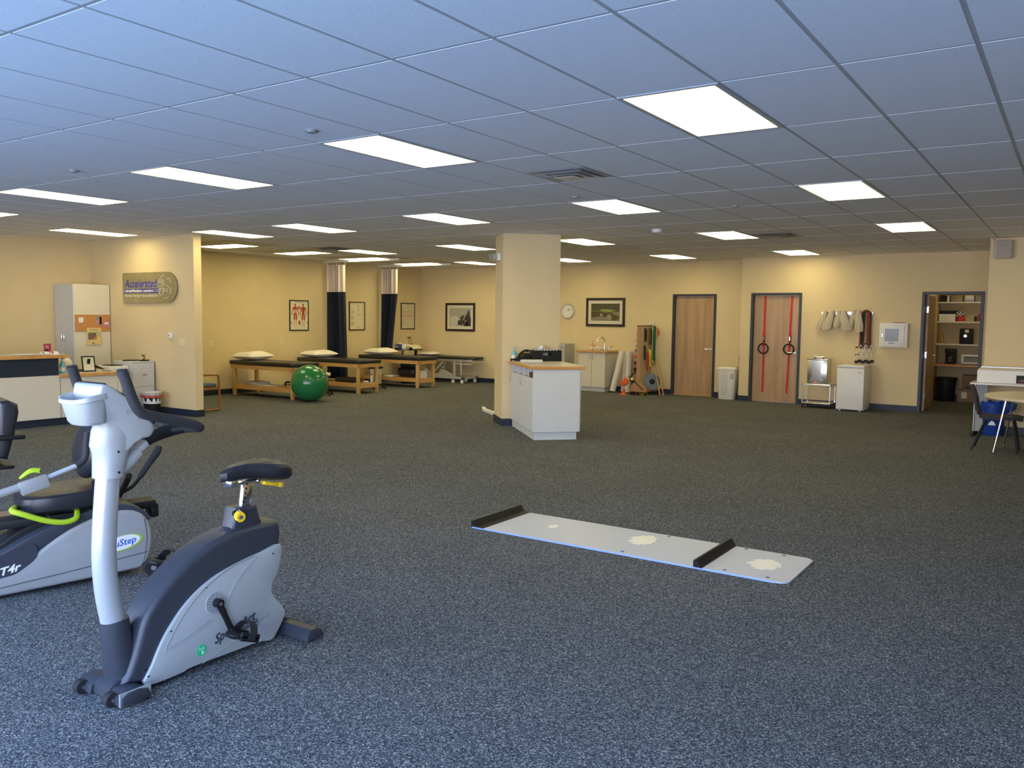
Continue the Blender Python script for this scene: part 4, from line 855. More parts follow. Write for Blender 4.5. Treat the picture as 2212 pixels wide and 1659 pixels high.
def pl(P, r=0.0035): lg.tube([(x_, nz-0.001, z_) for x_, z_ in P], r, n=6, sub=3)
for z_ in (0.375, 0.350, 0.330, 0.275, 0.235): pl([(1.02, z_), (1.16-0.2*abs(z_-0.35), z_)])
pl([(1.08, 0.40), (1.12, 0.44), (1.19, 0.455)]); pl([(1.17, 0.36), (1.13, 0.32), (1.16, 0.29), (1.22, 0.32)]); pl([(1.24, 0.37), (1.28, 0.40), (1.33, 0.38), (1.35, 0.32)])
pl([(1.14, 0.25), (1.16, 0.20), (1.12, 0.13)]); pl([(1.20, 0.24), (1.17, 0.19), (1.22, 0.20)]); pl([(1.22, 0.27), (1.27, 0.28), (1.30, 0.25)]); pl([(1.03, 0.20), (1.05, 0.15), (1.08, 0.12)]); pl([(1.27, 0.17), (1.24, 0.21), (1.29, 0.23)]); pl([(1.33, 0.15), (1.36, 0.20), (1.34, 0.25)]); pl([(1.16, 0.075), (1.22, 0.075), (1.28, 0.10)])
SG.part('figure_outline', lg, label='white outline of a running figure')
t = Thing('thermostat', 'small white thermostat on the partition wall below the sign', 'thermostat', (-12.28, 8.35, 1.29)); t.part('case', MB(WHITE).box(-0.06, 0.06, -0.03, 0, -0.045, 0.045, 0.006, 2)); t.part('screen', MB(GREY).box(-0.045, -0.015, -0.032, -0.03, -0.005, 0.02))
def plate(x_, y_, z_, w_, h_, lab, n_=3, rz=0, cat='light switch', name='switch_plate', grp=None):
    t = Thing(name, lab, cat, (x_, y_, z_), rz, grp); t.part('plate', MB(IVORY).box(-w_/2, w_/2, -0.006, 0, -h_/2, h_/2, 0.002, 1))
    for k in range(n_): xx = (k-(n_-1)/2)*w_/n_; t.part('toggle' if cat == 'light switch' else 'socket', MB(IVORY).box(xx-0.012, xx+0.012, -0.012, -0.005, -0.018, 0.018, 0.002, 1))
plate(-11.97, PY0, 1.19, 0.165, 0.125, 'three-gang ivory switch plate beside the thermostat')
plate(XL, 10.82, 1.055, 0.115, 0.115, 'ivory outlet plate on the left wall near the partition', 2, math.radians(90), 'outlet', 'wall_outlet', 'ivory outlet plates on the left wall')
plate(XL, 12.65, 1.065, 0.115, 0.115, 'ivory outlet plate on the left wall below the muscle chart', 2, math.radians(90), 'outlet', 'wall_outlet', 'ivory outlet plates on the left wall')

# wooden chair half hidden behind the partition
CH = Thing('wooden_armchair', 'cherry wood armchair with grey seat half hidden behind the partition', 'chair', (-12.47, 8.90, 0))
for sx in (-1, 1):
    x_ = 0.27*sx
    CH.part('side_frame', MB(CHAIRW).tube([(x_, -0.24, 0.62), (x_, 0.22, 0.615), (x_, 0.27, 0.60), (x_, 0.29, 0.56), (x_, 0.30, 0.30), (x_, 0.30, 0.06), (x_, 0.285, 0.025), (x_, 0.24, 0.018), (x_, -0.22, 0.018), (x_, -0.27, 0.03), (x_, -0.29, 0.07), (x_, -0.28, 0.55), (x_, -0.27, 0.60)], 0.022, n=10, closed=True, sub=3, up=X, flat=(1.0, 0.8)))
CH.part('seat_frame', MB(CHAIRW).box(-0.25, 0.25, -0.25, 0.29, 0.36, 0.40, 0.008, 2)); CH.part('seat_cushion', MB(GREYT).box(-0.245, 0.245, -0.24, 0.28, 0.40, 0.465, 0.025, 3)); CH.part('backrest', MB(GREYT).box(-0.24, 0.24, -0.32, -0.27, 0.44, 0.85, 0.02, 3)); CH.part('back_frame', MB(CHAIRW).box(-0.27, -0.24, -0.32, -0.28, 0.40, 0.88, 0.006, 2).box(0.24, 0.27, -0.32, -0.28, 0.40, 0.88, 0.006, 2).box(-0.25, 0.25, -0.32, -0.28, 0.85, 0.88, 0.006, 2))

# ================================================================ TREATMENT AREA
def ttable(y0, lab, x0=-14.39, L=1.86, Wd=0.66, zt=0.72):
    t = Thing('treatment_table', lab, 'treatment table', (x0, y0, 0), 0, 'wooden treatment tables with black cushions')
    t.part('cushion', MB(BLKV).box(-0.02, L+0.02, -0.02, Wd+0.02, zt-0.085, zt, 0.028, 4))
    t.part('apron', MB(OAK).box(0, L, 0, 0.022, zt-0.165, zt-0.085, 0.002, 1).box(0, L, Wd-0.022, Wd, zt-0.165, zt-0.085, 0.002, 1).box(0, 0.022, 0, Wd, zt-0.165, zt-0.085, 0.002, 1).box(L-0.022, L, 0, Wd, zt-0.165, zt-0.085, 0.002, 1))
    for x_ in (0.028, L-0.028-0.075):
        for y_ in (0.024, Wd-0.024-0.055): t.part('leg', MB(DOORO).box(x_, x_+0.075, y_, y_+0.055, 0, zt-0.085, 0.005, 2))
    t.part('shelf', MB(OAK).box(0.04, L-0.04, 0.05, Wd-0.05, 0.205, 0.222, 0.002, 1)); t.part('shelf_rail', MB(OAK).box(0.05, L-0.05, 0.045, 0.065, 0.135, 0.205, 0.002, 1).box(0.05, L-0.05, Wd-0.065, Wd-0.045, 0.135, 0.205, 0.002, 1))
    t.part('end_rail', MB(OAKY).box(L-0.05, L-0.03, 0.06, Wd-0.06, 0.115, 0.205, 0.002, 1)); t.part('end_rail', MB(OAKY).box(0.03, 0.05, 0.06, Wd-0.06, 0.115, 0.205, 0.002, 1))
    return t.o
DOORO = woodmat('oak_leg', (0.52, 0.30, 0.10), (0.66, 0.41, 0.17), 'Z', 20)
TA, TB_, TC = 11.13, 12.93, 14.86
t0 = ttable(TA, 'black padded wooden treatment table beside the green ball')
t1 = dup(t0, (-14.39, TB_, 0)); t1['label'] = 'middle black padded wooden treatment table, behind the green ball'
t2 = dup(t0, (-14.39, TC, 0)); t2['label'] = 'farthest black padded wooden treatment table, black bag on its shelf'
def pillow(cx, cy_, z, lx, ly, h_, lab, rz=0, m_=CLOTH):
    m2 = MB(m_); n = 20; V = []; F = []
    for s_ in (1, -1):
        for i in range(n+1):
            for j in range(n+1):
                u, v = i/n*2-1, j/n*2-1; e_ = (1-abs(u)**3.0)*(1-abs(v)**3.0); pin = 1-0.10*(1-abs(v))*abs(u)**6-0.0
                zz = h_*0.5*(max(0, e_)**0.45)*(1 if s_ > 0 else -0.75)*(1+0.10*math.sin(3*u+2*v)); V.append((u*lx/2*(1-0.06*(1-v*v)*0), v*ly/2*(1-0.05*(1-u*u)), zz+h_*0.375))
    q = (n+1)**2
    for s_ in (0, 1):
        for i in range(n):
            for j in range(n): a = s_*q+i*(n+1)+j; f = (a, a+n+1, a+n+2, a+1); F.append(f if s_ == 0 else f[::-1])
    m2.add(V, F); return single('pillow', m2, lab, 'pillow', (cx, cy_, z), rz, 'white pillows on the treatment tables')
pillow(-14.12, TA+0.36, 0.72, 0.52, 0.68, 0.20, 'white pillow on the nearest treatment table', 0.1)
pillow(-14.10, TB_+0.36, 0.72, 0.52, 0.70, 0.18, 'white pillow on the middle treatment table', -0.08)
pillow(-13.98, TC+0.33, 0.72, 0.62, 0.60, 0.19, 'white pillow on the farthest wooden treatment table', -0.1)
bl = MB(GREEN).ell((0, 0, 0.352), (0.36, 0.36, 0.352), 56, 36); single('exercise_ball', bl, 'big shiny green exercise ball on the carpet', 'exercise ball', (-12.20, 11.26, 0))
tw = MB(TOWEL).box(-0.17, 0.17, -0.24, 0.24, 0, 0.045, 0.018, 3).box(-0.15, 0.16, -0.22, 0.22, 0.04, 0.065, 0.012, 3); single('folded_towel', tw, 'folded grey patterned towel on the shelf of the nearest table', 'towel', (-13.92, TA+0.30, 0.222), 1.4)
single('folded_sheet', MB(CLOTH).box(-0.10, 0.10, -0.2, 0.2, 0, 0.02, 0.008, 2), 'flat white sheet beside the grey towel on the shelf', 'sheet', (-13.52, TA+0.22, 0.222), 1.5)
bkk = MB(BLK).tube([(-0.12, 0, 0.0), (-0.10, 0, 0.075), (0.16, 0.02, 0.085), (0.18, 0.02, 0.0)], 0.018, n=8, sub=3); single('bolster_bracket', bkk, 'black bent bracket on the shelf behind the green ball', 'bracket', (-13.10, TA+0.42, 0.222))
single('towel_roll', MB(CLOTH).tube([(-0.18, 0, 0.06), (0.18, 0, 0.06)], 0.06, n=18), 'white rolled towel hanging over the shelf end right of the ball', 'towel', (-13.45, TB_+0.30, 0.222+0.20), 0.5) if False else None
t = Thing('bolster_stool', 'white padded stool top behind the green ball', 'stool', (-12.96, TA+1.15, 0)); t.part('seat', MB(CLOTH).lathe([(0.17, 0.40), (0.19, 0.42), (0.185, 0.46), (0.0, 0.475)], n=28)); t.part('post', MB(BLK).cyl((0, 0, 0.05), (0, 0, 0.40), 0.03, n=14)); 
for k in range(5):
    a = 2*math.pi*k/5; t.part('leg', MB(BLK).tube([(0, 0, 0.08), (0.22*math.cos(a), 0.22*math.sin(a), 0.06), (0.24*math.cos(a), 0.24*math.sin(a), 0.025)], 0.018, n=8)); t.part('caster', MB(BLKR).cyl((0.24*math.cos(a)-0.01, 0.24*math.sin(a), 0.025), (0.24*math.cos(a)+0.01, 0.24*math.sin(a), 0.025), 0.025, n=14))
def stool(x_, y_, lab, h_=0.50):
    t = Thing('rolling_stool', lab, 'stool', (x_, y_, 0), 0, 'black rolling stools'); t.part('seat', MB(BLKV).lathe([(0.15, h_-0.05), (0.185, h_-0.035), (0.185, h_), (0.0, h_+0.01)], n=28)); t.part('post', MB(BLK).cyl((0, 0, 0.06), (0, 0, h_-0.05), 0.026, n=14))
    for k in range(5):
        a = 2*math.pi*k/5+0.3; t.part('leg', MB(BLK).tube([(0, 0, 0.10), (0.24*math.cos(a), 0.24*math.sin(a), 0.065)], 0.018, n=8)); t.part('caster', MB(BLKR).cyl((0.25*math.cos(a)-0.012, 0.25*math.sin(a), 0.028), (0.25*math.cos(a)+0.012, 0.25*math.sin(a), 0.028), 0.028, n=14))
stool(-13.30, 14.25, 'black rolling stool behind the middle table')
bbx = MB(BLKV).box(-0.28, 0.28, -0.14, 0.14, 0, 0.105, 0.03, 3); single('bolster', bbx, 'black vinyl bolster on the shelf of the middle table', 'bolster', (-13.05, TB_+0.22, 0.222))
t = Thing('spray_bottle', 'white spray bottle with red cap standing behind the middle table', 'bottle', (-12.72, 14.05, 0.02)); t.o.location = (-12.66, TB_+0.52, 0.222); t.part('bottle', MB(WHITE).lathe([(0.028, 0), (0.03, 0.12), (0.012, 0.15)], n=16)); t.part('cap', MB(RED).cyl((0, 0, 0.15), (0, 0, 0.175), 0.014, n=12)); t.o['label'] = 'white bottle with a red cap at the shelf end of the middle table'
t = Thing('lotion_tube', 'small white and blue tube lying at the shelf end of the middle table', 'tube', (-12.62, TB_+0.34, 0.222)); t.part('body', MB(WHITE).cyl((-0.02, -0.06, 0.022), (-0.02, 0.05, 0.022), 0.022, n=16)); t.part('cap', MB(BLUE).cyl((-0.02, 0.05, 0.022), (-0.02, 0.08, 0.022), 0.018, n=16))
bg_ = MB(BLKV).tube([(-0.26, 0, 0.115), (-0.20, 0, 0.12), (0.20, 0, 0.12), (0.26, 0, 0.115)], [0.06, 0.115, 0.115, 0.06], n=20, sub=4); B2 = Thing('duffel_bag', 'black duffel bag on the shelf of the farthest wooden table', 'bag', (-13.10, TC+0.30, 0.222)); B2.part('body', bg_); B2.part('strap', MB(BLK).tube([(-0.1, -0.10, 0.18), (-0.08, -0.08, 0.25), (0.08, -0.08, 0.25), (0.1, -0.10, 0.18)], 0.008, n=8, sub=4))
single('folded_sheet', MB(CLOTH).box(-0.12, 0.12, -0.15, 0.15, 0, 0.035, 0.015, 3), 'small white folded sheet left of the duffel bag', 'sheet', (-13.52, TC+0.20, 0.222), 0.2)
t = Thing('paper_box', 'white carton standing at the shelf end of the farthest wooden table', 'box', (-12.70, TC+0.34, 0.222)); t.part('carton', MB(WHITE).box(-0.05, 0.05, -0.12, 0.12, 0, 0.17, 0.003, 1)); t.part('flap', MB(PAPER).box(-0.045, 0.045, -0.115, -0.0, 0.17, 0.173))
single('standing_board', MB(C('pale_board', .62, .60, .56)).box(-0.17, 0.17, -0.012, 0.012, 0, 0.50, 0.003, 1), 'pale board standing between the middle and farthest tables', 'board', (-13.62, 14.62, 0))
t = Thing('laundry_bin', 'navy fabric laundry bin with a teal towel on top', 'laundry bin', (-13.75, 15.93, 0)); t.part('bin', MB(NAVYC).lathe([(0.17, 0), (0.19, 0.05), (0.20, 0.50), (0.185, 0.50), (0.17, 0.1)], n=24)); t.part('towel', MB(C('teal_towel', .01, .20, .16, .9)).ell((0, 0, 0.50), (0.185, 0.185, 0.09), 24, 12))
# electrotherapy cart
EC = Thing('therapy_cart', 'dark rolling cart carrying a white electrotherapy unit, behind the farthest table', 'cart', (-14.05, 16.20, 0))
EC.part('top_shelf', MB(BLK).box(-0.30, 0.26, -0.22, 0.22, 0.80, 0.83, 0.006, 1)); EC.part('lower_shelf', MB(BLK).box(-0.28, 0.24, -0.2, 0.2, 0.48, 0.50, 0.004, 1)); EC.part('base_shelf', MB(BLK).box(-0.28, 0.24, -0.2, 0.2, 0.10, 0.13, 0.004, 1))
for x_ in (-0.24, 0.20): EC.part('post', MB(BLK).box(x_, x_+0.045, -0.03, 0.03, 0.12, 0.80))
for x_ in (-0.24, 0.20):
    for y_ in (-0.17, 0.17): EC.part('caster', MB(BLKR).cyl((x_-0.01, y_, 0.04), (x_+0.03, y_, 0.04), 0.04, n=16).cyl((x_+0.01, y_, 0.04), (x_+0.01, y_, 0.11), 0.01, n=8))
lead = MB(WHITE)
for k in range(5): x_ = -0.02+0.05*k; lead.tube([(x_, -0.22, 0.86), (x_, -0.25, 0.80), (x_+0.01*math.sin(k), -0.245, 0.62), (x_+0.02, -0.24, 0.50), (x_+0.01, -0.235, 0.16+0.04*k), (x_+0.04, -0.24, 0.08)], 0.005, n=6, sub=4)
EC.part('electrode_lead', lead)
EU = Thing('electrotherapy_unit', 'white rounded electrotherapy unit on the dark cart', 'medical device', (-14.02, 16.38, 0.83)); EU.part('case', MB(IVORY).prism([(-0.20, 0), (-0.2, 0.08), (-0.10, 0.13), (0.10, 0.10), (0.20, 0.04), (0.2, 0)], 'y', -0.17, 0.17, bev=0.02, seg=3)); EU.part('red_trim', MB(DRED).box(-0.08, 0.06, -0.175, -0.165, 0.015, 0.04, 0.004, 1)); EU.part('display', MB(DRED).box(-0.06, 0.04, -0.04, 0.04, 0.122, 0.132, 0.002, 1)); EU.part('probe', MB(BLK).ell((0.1, -0.16, 0.02), (0.07, 0.03, 0.03), 16, 10).tube([(-0.20, 0.1, 0.10), (-0.20, 0.1, 0.28), (-0.14, 0.1, 0.29), (-0.12, 0.1, 0.13)], 0.005, n=6, sub=4).box(-0.24, -0.15, 0.07, 0.13, 0.27, 0.29, 0.006, 2))
WBx = Thing('wipe_box', 'blue and white box with a tissue standing on the dark cart by the curtain', 'box', (-14.31, 16.24, 0.83)); WBx.part('carton', MB(C('box_blue', .08, .11, .35)).box(-0.10, 0.08, -0.06, 0.06, 0, 0.115, 0.002, 1).use(WHITE).box(-0.09, -0.05, -0.0615, -0.06, 0.04, 0.08).box(-0.03, 0.0, -0.0615, -0.06, 0.03, 0.07).use(RED).box(0.01, 0.03, -0.0615, -0.06, 0.035, 0.065)); WBx.part('tissue', MB(CLOTH).ell((-0.01, 0, 0.125), (0.08, 0.04, 0.035), 16, 8))
EC.o.location = (-14.12, 16.38, 0)
for i, x_ in enumerate((-14.17, -14.105)):
    t = Thing('squeeze_bottle', ('left' if i == 0 else 'right')+' of two small white squeeze bottles beside the blue box', 'bottle', (x_, 16.20, 0.83), 0, 'squeeze bottles on the dark cart'); t.part('bottle', MB(WHITE).lathe([(0.022, 0), (0.024, 0.09), (0.01, 0.115)], n=14)); t.part('nozzle', MB(WHITE).cyl((0, 0, 0.115), (0, 0, 0.15), 0.008, 0.003, n=10))
# curtains with ceiling tracks
def curtain(cx, cy_, wt, wb, zm, lab, shift=0.0, zb=0.20):
    t = Thing('privacy_curtain', lab, 'curtain', (cx, cy_, 0), 0, 'bunched privacy curtains'); n = 72
    def row(z, w_, dx=0.0):
        return [(dx+w_*(k/n-0.5)+0.012*math.sin(k*0.9), 0.045*math.sin(k*math.pi*2/8)*(1+0.3*math.sin(k*1.3)), z) for k in range(n+1)]
    top = 2.80; zs = [top, (top+zm)/2, zm]; t.part('mesh_top', MB(MESHC).sheet([row(z, wt) for z in zs], 0.002, (0, 1, 0)), label='white mesh upper band')
    zz = [zm-(zm-zb)*i/10 for i in range(11)]
    t.part('drape', MB(NAVYC).sheet([row(z, wt*1.02+(wb-wt)*(i/10)**0.8, shift*(i/10)) for i, z in enumerate(zz)], 0.003, (0, 1, 0)), label='navy drape')
    hk = MB(STEEL)
    for k in range(0, n+1, 9): p = row(top, wt)[k]; hk.cyl((p[0], p[1], top-0.01), (p[0], 0, top+0.06), 0.003, n=6)
    t.part('hook', hk)
    return t
curtain(-14.20, 13.93, 0.55, 0.62, 2.19, 'navy curtain with white mesh top hanging behind the middle table', 0.03)
curtain(-14.20, 15.74, 0.50, 0.32, 2.20, 'navy curtain with white mesh top, narrowing down, right of the joint chart', -0.10, 0.75)
for y_, lab in ((13.93, 'curtain track on the ceiling above the first curtain'), (15.74, 'curtain track on the ceiling above the second curtain')):
    single('curtain_track', MB(WHITE).box(-0.0, 2.3, -0.015, 0.015, -0.045, 0.0, 0.003, 1), lab, 'curtain track', (XL+0.01, y_, CEIL), group='ceiling curtain tracks')
# exam table (adjustable)
XT = Thing('hydraulic_exam_table', 'grey steel adjustable exam table with black top in the far corner', 'exam table', (-13.35, 17.0, 0))
XT.part('cushion', MB(BLKV).box(-0.98, 0.30, -0.29, 0.29, 0.60, 0.655, 0.018, 3)); XT.part('head_cushion', MB(BLKV).prism([(0.32, -0.29), (0.80, -0.29), (0.98, -0.20), (1.02, 0.0), (0.98, 0.20), (0.80, 0.29), (0.32, 0.29)], 'z', 0.60, 0.655, bev=0.018, seg=3))
XF = C('grey_steel_paint', .42, .43, .42, .4)
XT.part('top_frame', MB(XF).box(-0.95, 0.95, -0.26, -0.22, 0.55, 0.595).box(-0.95, 0.95, 0.22, 0.26, 0.55, 0.595).box(0.45, 0.93, -0.26, -0.23, 0.47, 0.50).tube([(0.93, -0.25, 0.485), (0.99, -0.25, 0.53), (1.02, -0.25, 0.50)], 0.01))
XT.part('base_frame', MB(XF).box(-0.85, 0.72, -0.30, -0.24, 0.10, 0.16, 0.005, 1).box(-0.85, 0.72, 0.24, 0.30, 0.10, 0.16, 0.005, 1).box(-0.85, -0.79, -0.3, 0.3, 0.10, 0.16).box(0.66, 0.72, -0.3, 0.3, 0.10, 0.16))
XT.part('lift_post', MB(XF).box(0.38, 0.44, -0.27, -0.23, 0.15, 0.56)); XT.part('lift_post', MB(XF).box(0.60, 0.64, -0.27, -0.24, 0.20, 0.56)); XT.part('lift_arm', MB(XF).tube([(-0.35, -0.25, 0.16), (0.05, -0.25, 0.52)], 0.03, n=4)); XT.part('lift_arm', MB(XF).tube([(-0.10, -0.20, 0.45), (0.02, -0.20, 0.36), (0.10, -0.2, 0.55)], 0.03, n=4))
XT.part('side_plate', MB(XF).prism([(-0.62, 0.14), (-0.60, 0.34), (-0.52, 0.34), (-0.28, 0.22), (-0.10, 0.22), (-0.02, 0.33), (0.04, 0.33), (0.36, 0.22), (0.36, 0.14)], 'y', -0.28, -0.25, bev=0.004, seg=1))
for x_ in (-0.75, 0.38, 0.66):
    for y_ in (-0.27, 0.27): XT.part('caster', MB(WHITE).cyl((x_, y_-0.015, 0.045), (x_, y_+0.015, 0.045), 0.045, n=20).cyl((x_, y_, 0.05), (x_, y_, 0.11), 0.015, n=10))
pillow(-13.95, 17.0, 0.655, 0.50, 0.50, 0.10, 'flat white pillow on the steel exam table in the corner')

# ---- framed charts and pictures
def frame_x(name, y0, y1, z0, z1, lab, cat, fm=BLK, fw_=0.022):
    t = Thing(name, lab, cat, (XL, y0, z0)); w_, h_ = y1-y0, z1-z0
    f = MB(fm).box(0, 0.022, 0, w_, 0, fw_, 0.003, 1).box(0, 0.022, 0, w_, h_-fw_, h_, 0.003, 1).box(0, 0.022, 0, fw_, fw_, h_-fw_, 0.003, 1).box(0, 0.022, w_-fw_, w_, fw_, h_-fw_, 0.003, 1); t.part('frame', f); return t, w_, h_
t, w_, h_ = frame_x('framed_chart', 12.88, 13.44, 1.30, 1.985, 'framed muscle chart with two red human figures', 'framed chart'); ch = MB(C('chart_paper', .70, .66, .52)).box(0.004, 0.010, 0.01, w_-0.01, 0.01, h_-0.01)
MR, MP = C('muscle_red', .42, .06, .03), C('muscle_pale', .62, .35, .25)
def body(cx, zf, H, back):
    x_ = 0.0105
    def e_(y, z, ry, rz, m_=MR): ch.use(m_).ell((x_, y, z), (0.0012, ry, rz), 14, 8)
    e_(cx, zf+H*0.94, H*0.045, H*0.06); e_(cx, zf+H*0.80, H*0.12, H*0.075); e_(cx, zf+H*0.68, H*0.085, H*0.10, MP if not back else MR); e_(cx, zf+H*0.56, H*0.085, H*0.06)
    for s_ in (-1, 1):
        e_(cx+s_*H*0.055, zf+H*0.42, H*0.045, H*0.14); e_(cx+s_*H*0.048, zf+H*0.17, H*0.026, H*0.13, MP); e_(cx+s_*H*0.05, zf+H*0.02, H*0.025, H*0.02, MP)
        e_(cx+s_*H*0.135, zf+H*0.74, H*0.028, H*0.09); e_(cx+s_*H*0.165, zf+H*0.58, H*0.020, H*0.09); e_(cx+s_*H*0.18, zf+H*0.47, H*0.014, H*0.03, MP)
body(w_*0.30, 0.08, 0.53, False); body(w_*0.72, 0.08, 0.53, True)
for y_, z_ in ((w_*.5, .52), (w_*.52, .20), (w_*.52, .16), (w_*.10, .18), (w_*.93, .18)): ch.use(MR).ell((0.0105, y_, z_), (0.001, 0.03 if z_ > .15 and y_ > .1 and y_ < .5 else 0.012, 0.03), 12, 8)
ch.use(BLK).text('The Muscular System', 0.03, (0.0112, w_*0.28, h_-0.052), Y, Z, 0, width=w_*0.44); t.part('chart_print', ch)
t, w_, h_ = frame_x('framed_chart', 14.73, 15.27, 1.30, 1.99, 'framed chart of small joint drawings between the curtains', 'framed chart'); ch = MB(C('chart_paper_b', .70, .63, .46)).box(0.004, 0.010, 0.01, w_-0.01, 0.01, h_-0.01)
BN, BN2 = C('bone_tan', .55, .40, .20), C('bone_pink', .55, .35, .25); rr_2 = random.Random(3)
for i in range(2):
    for j in range(6):
        if i == 0 and j in (1, 2): continue
        y_ = w_*(0.58+0.27*i); z_ = 0.06+0.105*j; ch.use(BN if (i+j) % 2 else BN2); ch.ell((0.0105, y_, z_+0.015), (0.001, 0.016, 0.03), 10, 6).ell((0.0105, y_+0.014, z_-0.015), (0.001, 0.02, 0.014), 10, 6)
for j in range(9): ch.use(BN2 if j % 2 else BN).ell((0.0105, w_*(0.14+0.07*(j % 3)), 0.16+0.14*(j//3)), (0.001, 0.014, 0.05), 10, 6)
for j in range(14): ch.use(MATB).box(0.010, 0.0106, w_*0.10, w_*(0.30+0.12*rr_2.random()), 0.06+0.036*j, 0.064+0.036*j)
ch.use(BLK).text('Hip and Knee', 0.03, (0.0112, w_*0.09, h_-0.055), Y, Z, 0, width=w_*0.34); t.part('chart_print', ch)
t, w_, h_ = frame_x('framed_chart', 16.60, 17.15, 1.315, 2.0, 'framed skeleton chart nearest the far corner', 'framed chart'); ch = MB(C('chart_paper_c', .66, .60, .48)).box(0.004, 0.010, 0.01, w_-0.01, 0.01, h_-0.01)
def skel(cx, zf, H):
    ch.use(BN); x_ = 0.0105; ch.ell((x_, cx, zf+H*0.94), (0.001, H*0.04, H*0.055), 12, 8).box(x_, x_+0.001, cx-H*0.012, cx+H*0.012, zf+H*0.55, zf+H*0.90)
    for k in range(6): ch.box(x_, x_+0.001, cx-H*0.085, cx+H*0.085, zf+H*(0.68+0.026*k), zf+H*(0.68+0.026*k)+0.005)
    ch.use(BN2).ell((x_, cx, zf+H*0.55), (0.001, H*0.07, H*0.045), 12, 8)
    for s_ in (-1, 1): ch.use(BN).box(x_, x_+0.001, cx+s_*H*0.055-0.006, cx+s_*H*0.055+0.006, zf, zf+H*0.52).box(x_, x_+0.001, cx+s_*H*0.135-0.005, cx+s_*H*0.135+0.005, zf+H*0.45, zf+H*0.80)
for f_ in (0.22, 0.5, 0.78): skel(w_*f_, 0.07, 0.52)
ch.use(BLK).text('The Skeletal System', 0.03, (0.0112, w_*0.30, h_-0.050), Y, Z, 0, width=w_*0.44); t.part('chart_print', ch)
def frame_y(name, x0, x1, z0, z1, lab, fm=BROWNF, fw_=0.055, mw=0.075):
    t = Thing(name, lab, 'picture', (x0, YB, z0)); w_, h_ = x1-x0, z1-z0
    t.part('frame', MB(fm).box(0, w_, -0.03, 0, 0, fw_, 0.004, 1).box(0, w_, -0.03, 0, h_-fw_, h_, 0.004, 1).box(0, fw_, -0.03, 0, fw_, h_-fw_, 0.004, 1).box(w_-fw_, w_, -0.03, 0, fw_, h_-fw_, 0.004, 1))
    t.part('mat_board', MB(MATB).box(fw_*0.8, w_-fw_*0.8, -0.012, -0.004, fw_*0.8, h_-fw_*0.8)); g = fw_+mw; return t, w_, h_, g
t, w_, h_, g = frame_y('framed_picture', -13.74, -12.79, 1.285, 2.01, 'framed black and white photograph of a dark tree')
ph = MB(C('photo_grey', .38, .36, .30)).box(g, w_-g, -0.014, -0.011, g, h_-g); DG = C('photo_dark', .035, .035, .03)
ph.use(C('photo_light', .55, .52, .44)).ell((g+0.16, -0.0142, g+0.14), (0.15, 0.0008, 0.13), 20, 10).ell((g+0.12, -0.0142, g+0.04), (0.10, 0.0008, 0.04), 16, 8)
ph.use(DG); r3 = random.Random(4)
for k in range(46):
    u = r3.random(); x_ = g+(w_-2*g)*(0.42+0.52*u); zt = g+(h_-2*g)*(0.10+(0.25+0.5*u)*r3.random()); ph.ell((min(x_, w_-g-0.03), -0.0145, zt), (0.018+0.02*r3.random(), 0.0009, 0.022+0.03*r3.random()), 8, 6)
ph.box(w_-g-0.14, w_-g-0.002, -0.0152, -0.0142, g+0.002, g+0.22).box(w_-g-0.24, w_-g-0.1, -0.0152, -0.0142, g+0.002, g+0.10)
for k in range(8): x_ = w_-g-0.17+0.02*k; ph.box(x_, x_+0.006, -0.0153, -0.0143, g+0.2, g+0.26+0.10*r3.random())
t.part('photograph', ph)
t, w_, h_, g = frame_y('framed_picture', -9.57, -8.575, 1.47, 2.125, 'framed colour picture of a bridge and green banks above the sink')
ph = MB(C('pic_brown', .085, .055, .025)).box(g, w_-g, -0.014, -0.011, g, h_-g)
G1, G2, G3, G4 = C('pic_green', .12, .15, .03), C('pic_bright', .26, .30, .06), C('pic_haze', .22, .19, .13), C('pic_grey', .28, .25, .19)
W_, H_ = w_-2*g, h_-2*g
def reg(P, m_, k): ph.use(m_).poly([(g+x_*W_, -0.0145-0.0004*k, g+z_*H_) for x_, z_ in P], 0.0004, (0, -1, 0))
reg([(0, .55), (0, 1), (1, 1), (1, .5), (.6, .55)], C('pic_forest', .07, .065, .03), 0); reg([(.30, .58), (.38, .68), (.6, .67), (.9, .60), (.7, .52), (.45, .50)], G2, 1); reg([(.7, .50), (1, .54), (1, .28), (.85, .36)], G3, 1)
reg([(.0, .54), (.3, .54), (.65, .42), (1, .22), (1, .27), (.66, .47), (.32, .60), (0, .60)], G1, 2); reg([(0, 0), (0, .18), (.3, .25), (.7, .20), (.75, 0)], G3, 1); reg([(.76, .02), (1, .16), (1, 0)], G1, 2)
for cx, cz, r_ in ((.64, .22, .10), (.36, .34, .06)): reg([(cx+r_*math.cos(a*math.pi/8)*.9, cz+r_*1.4*math.sin(a*math.pi/8)) for a in range(16)], G4, 3)
t.part('picture_print', ph)
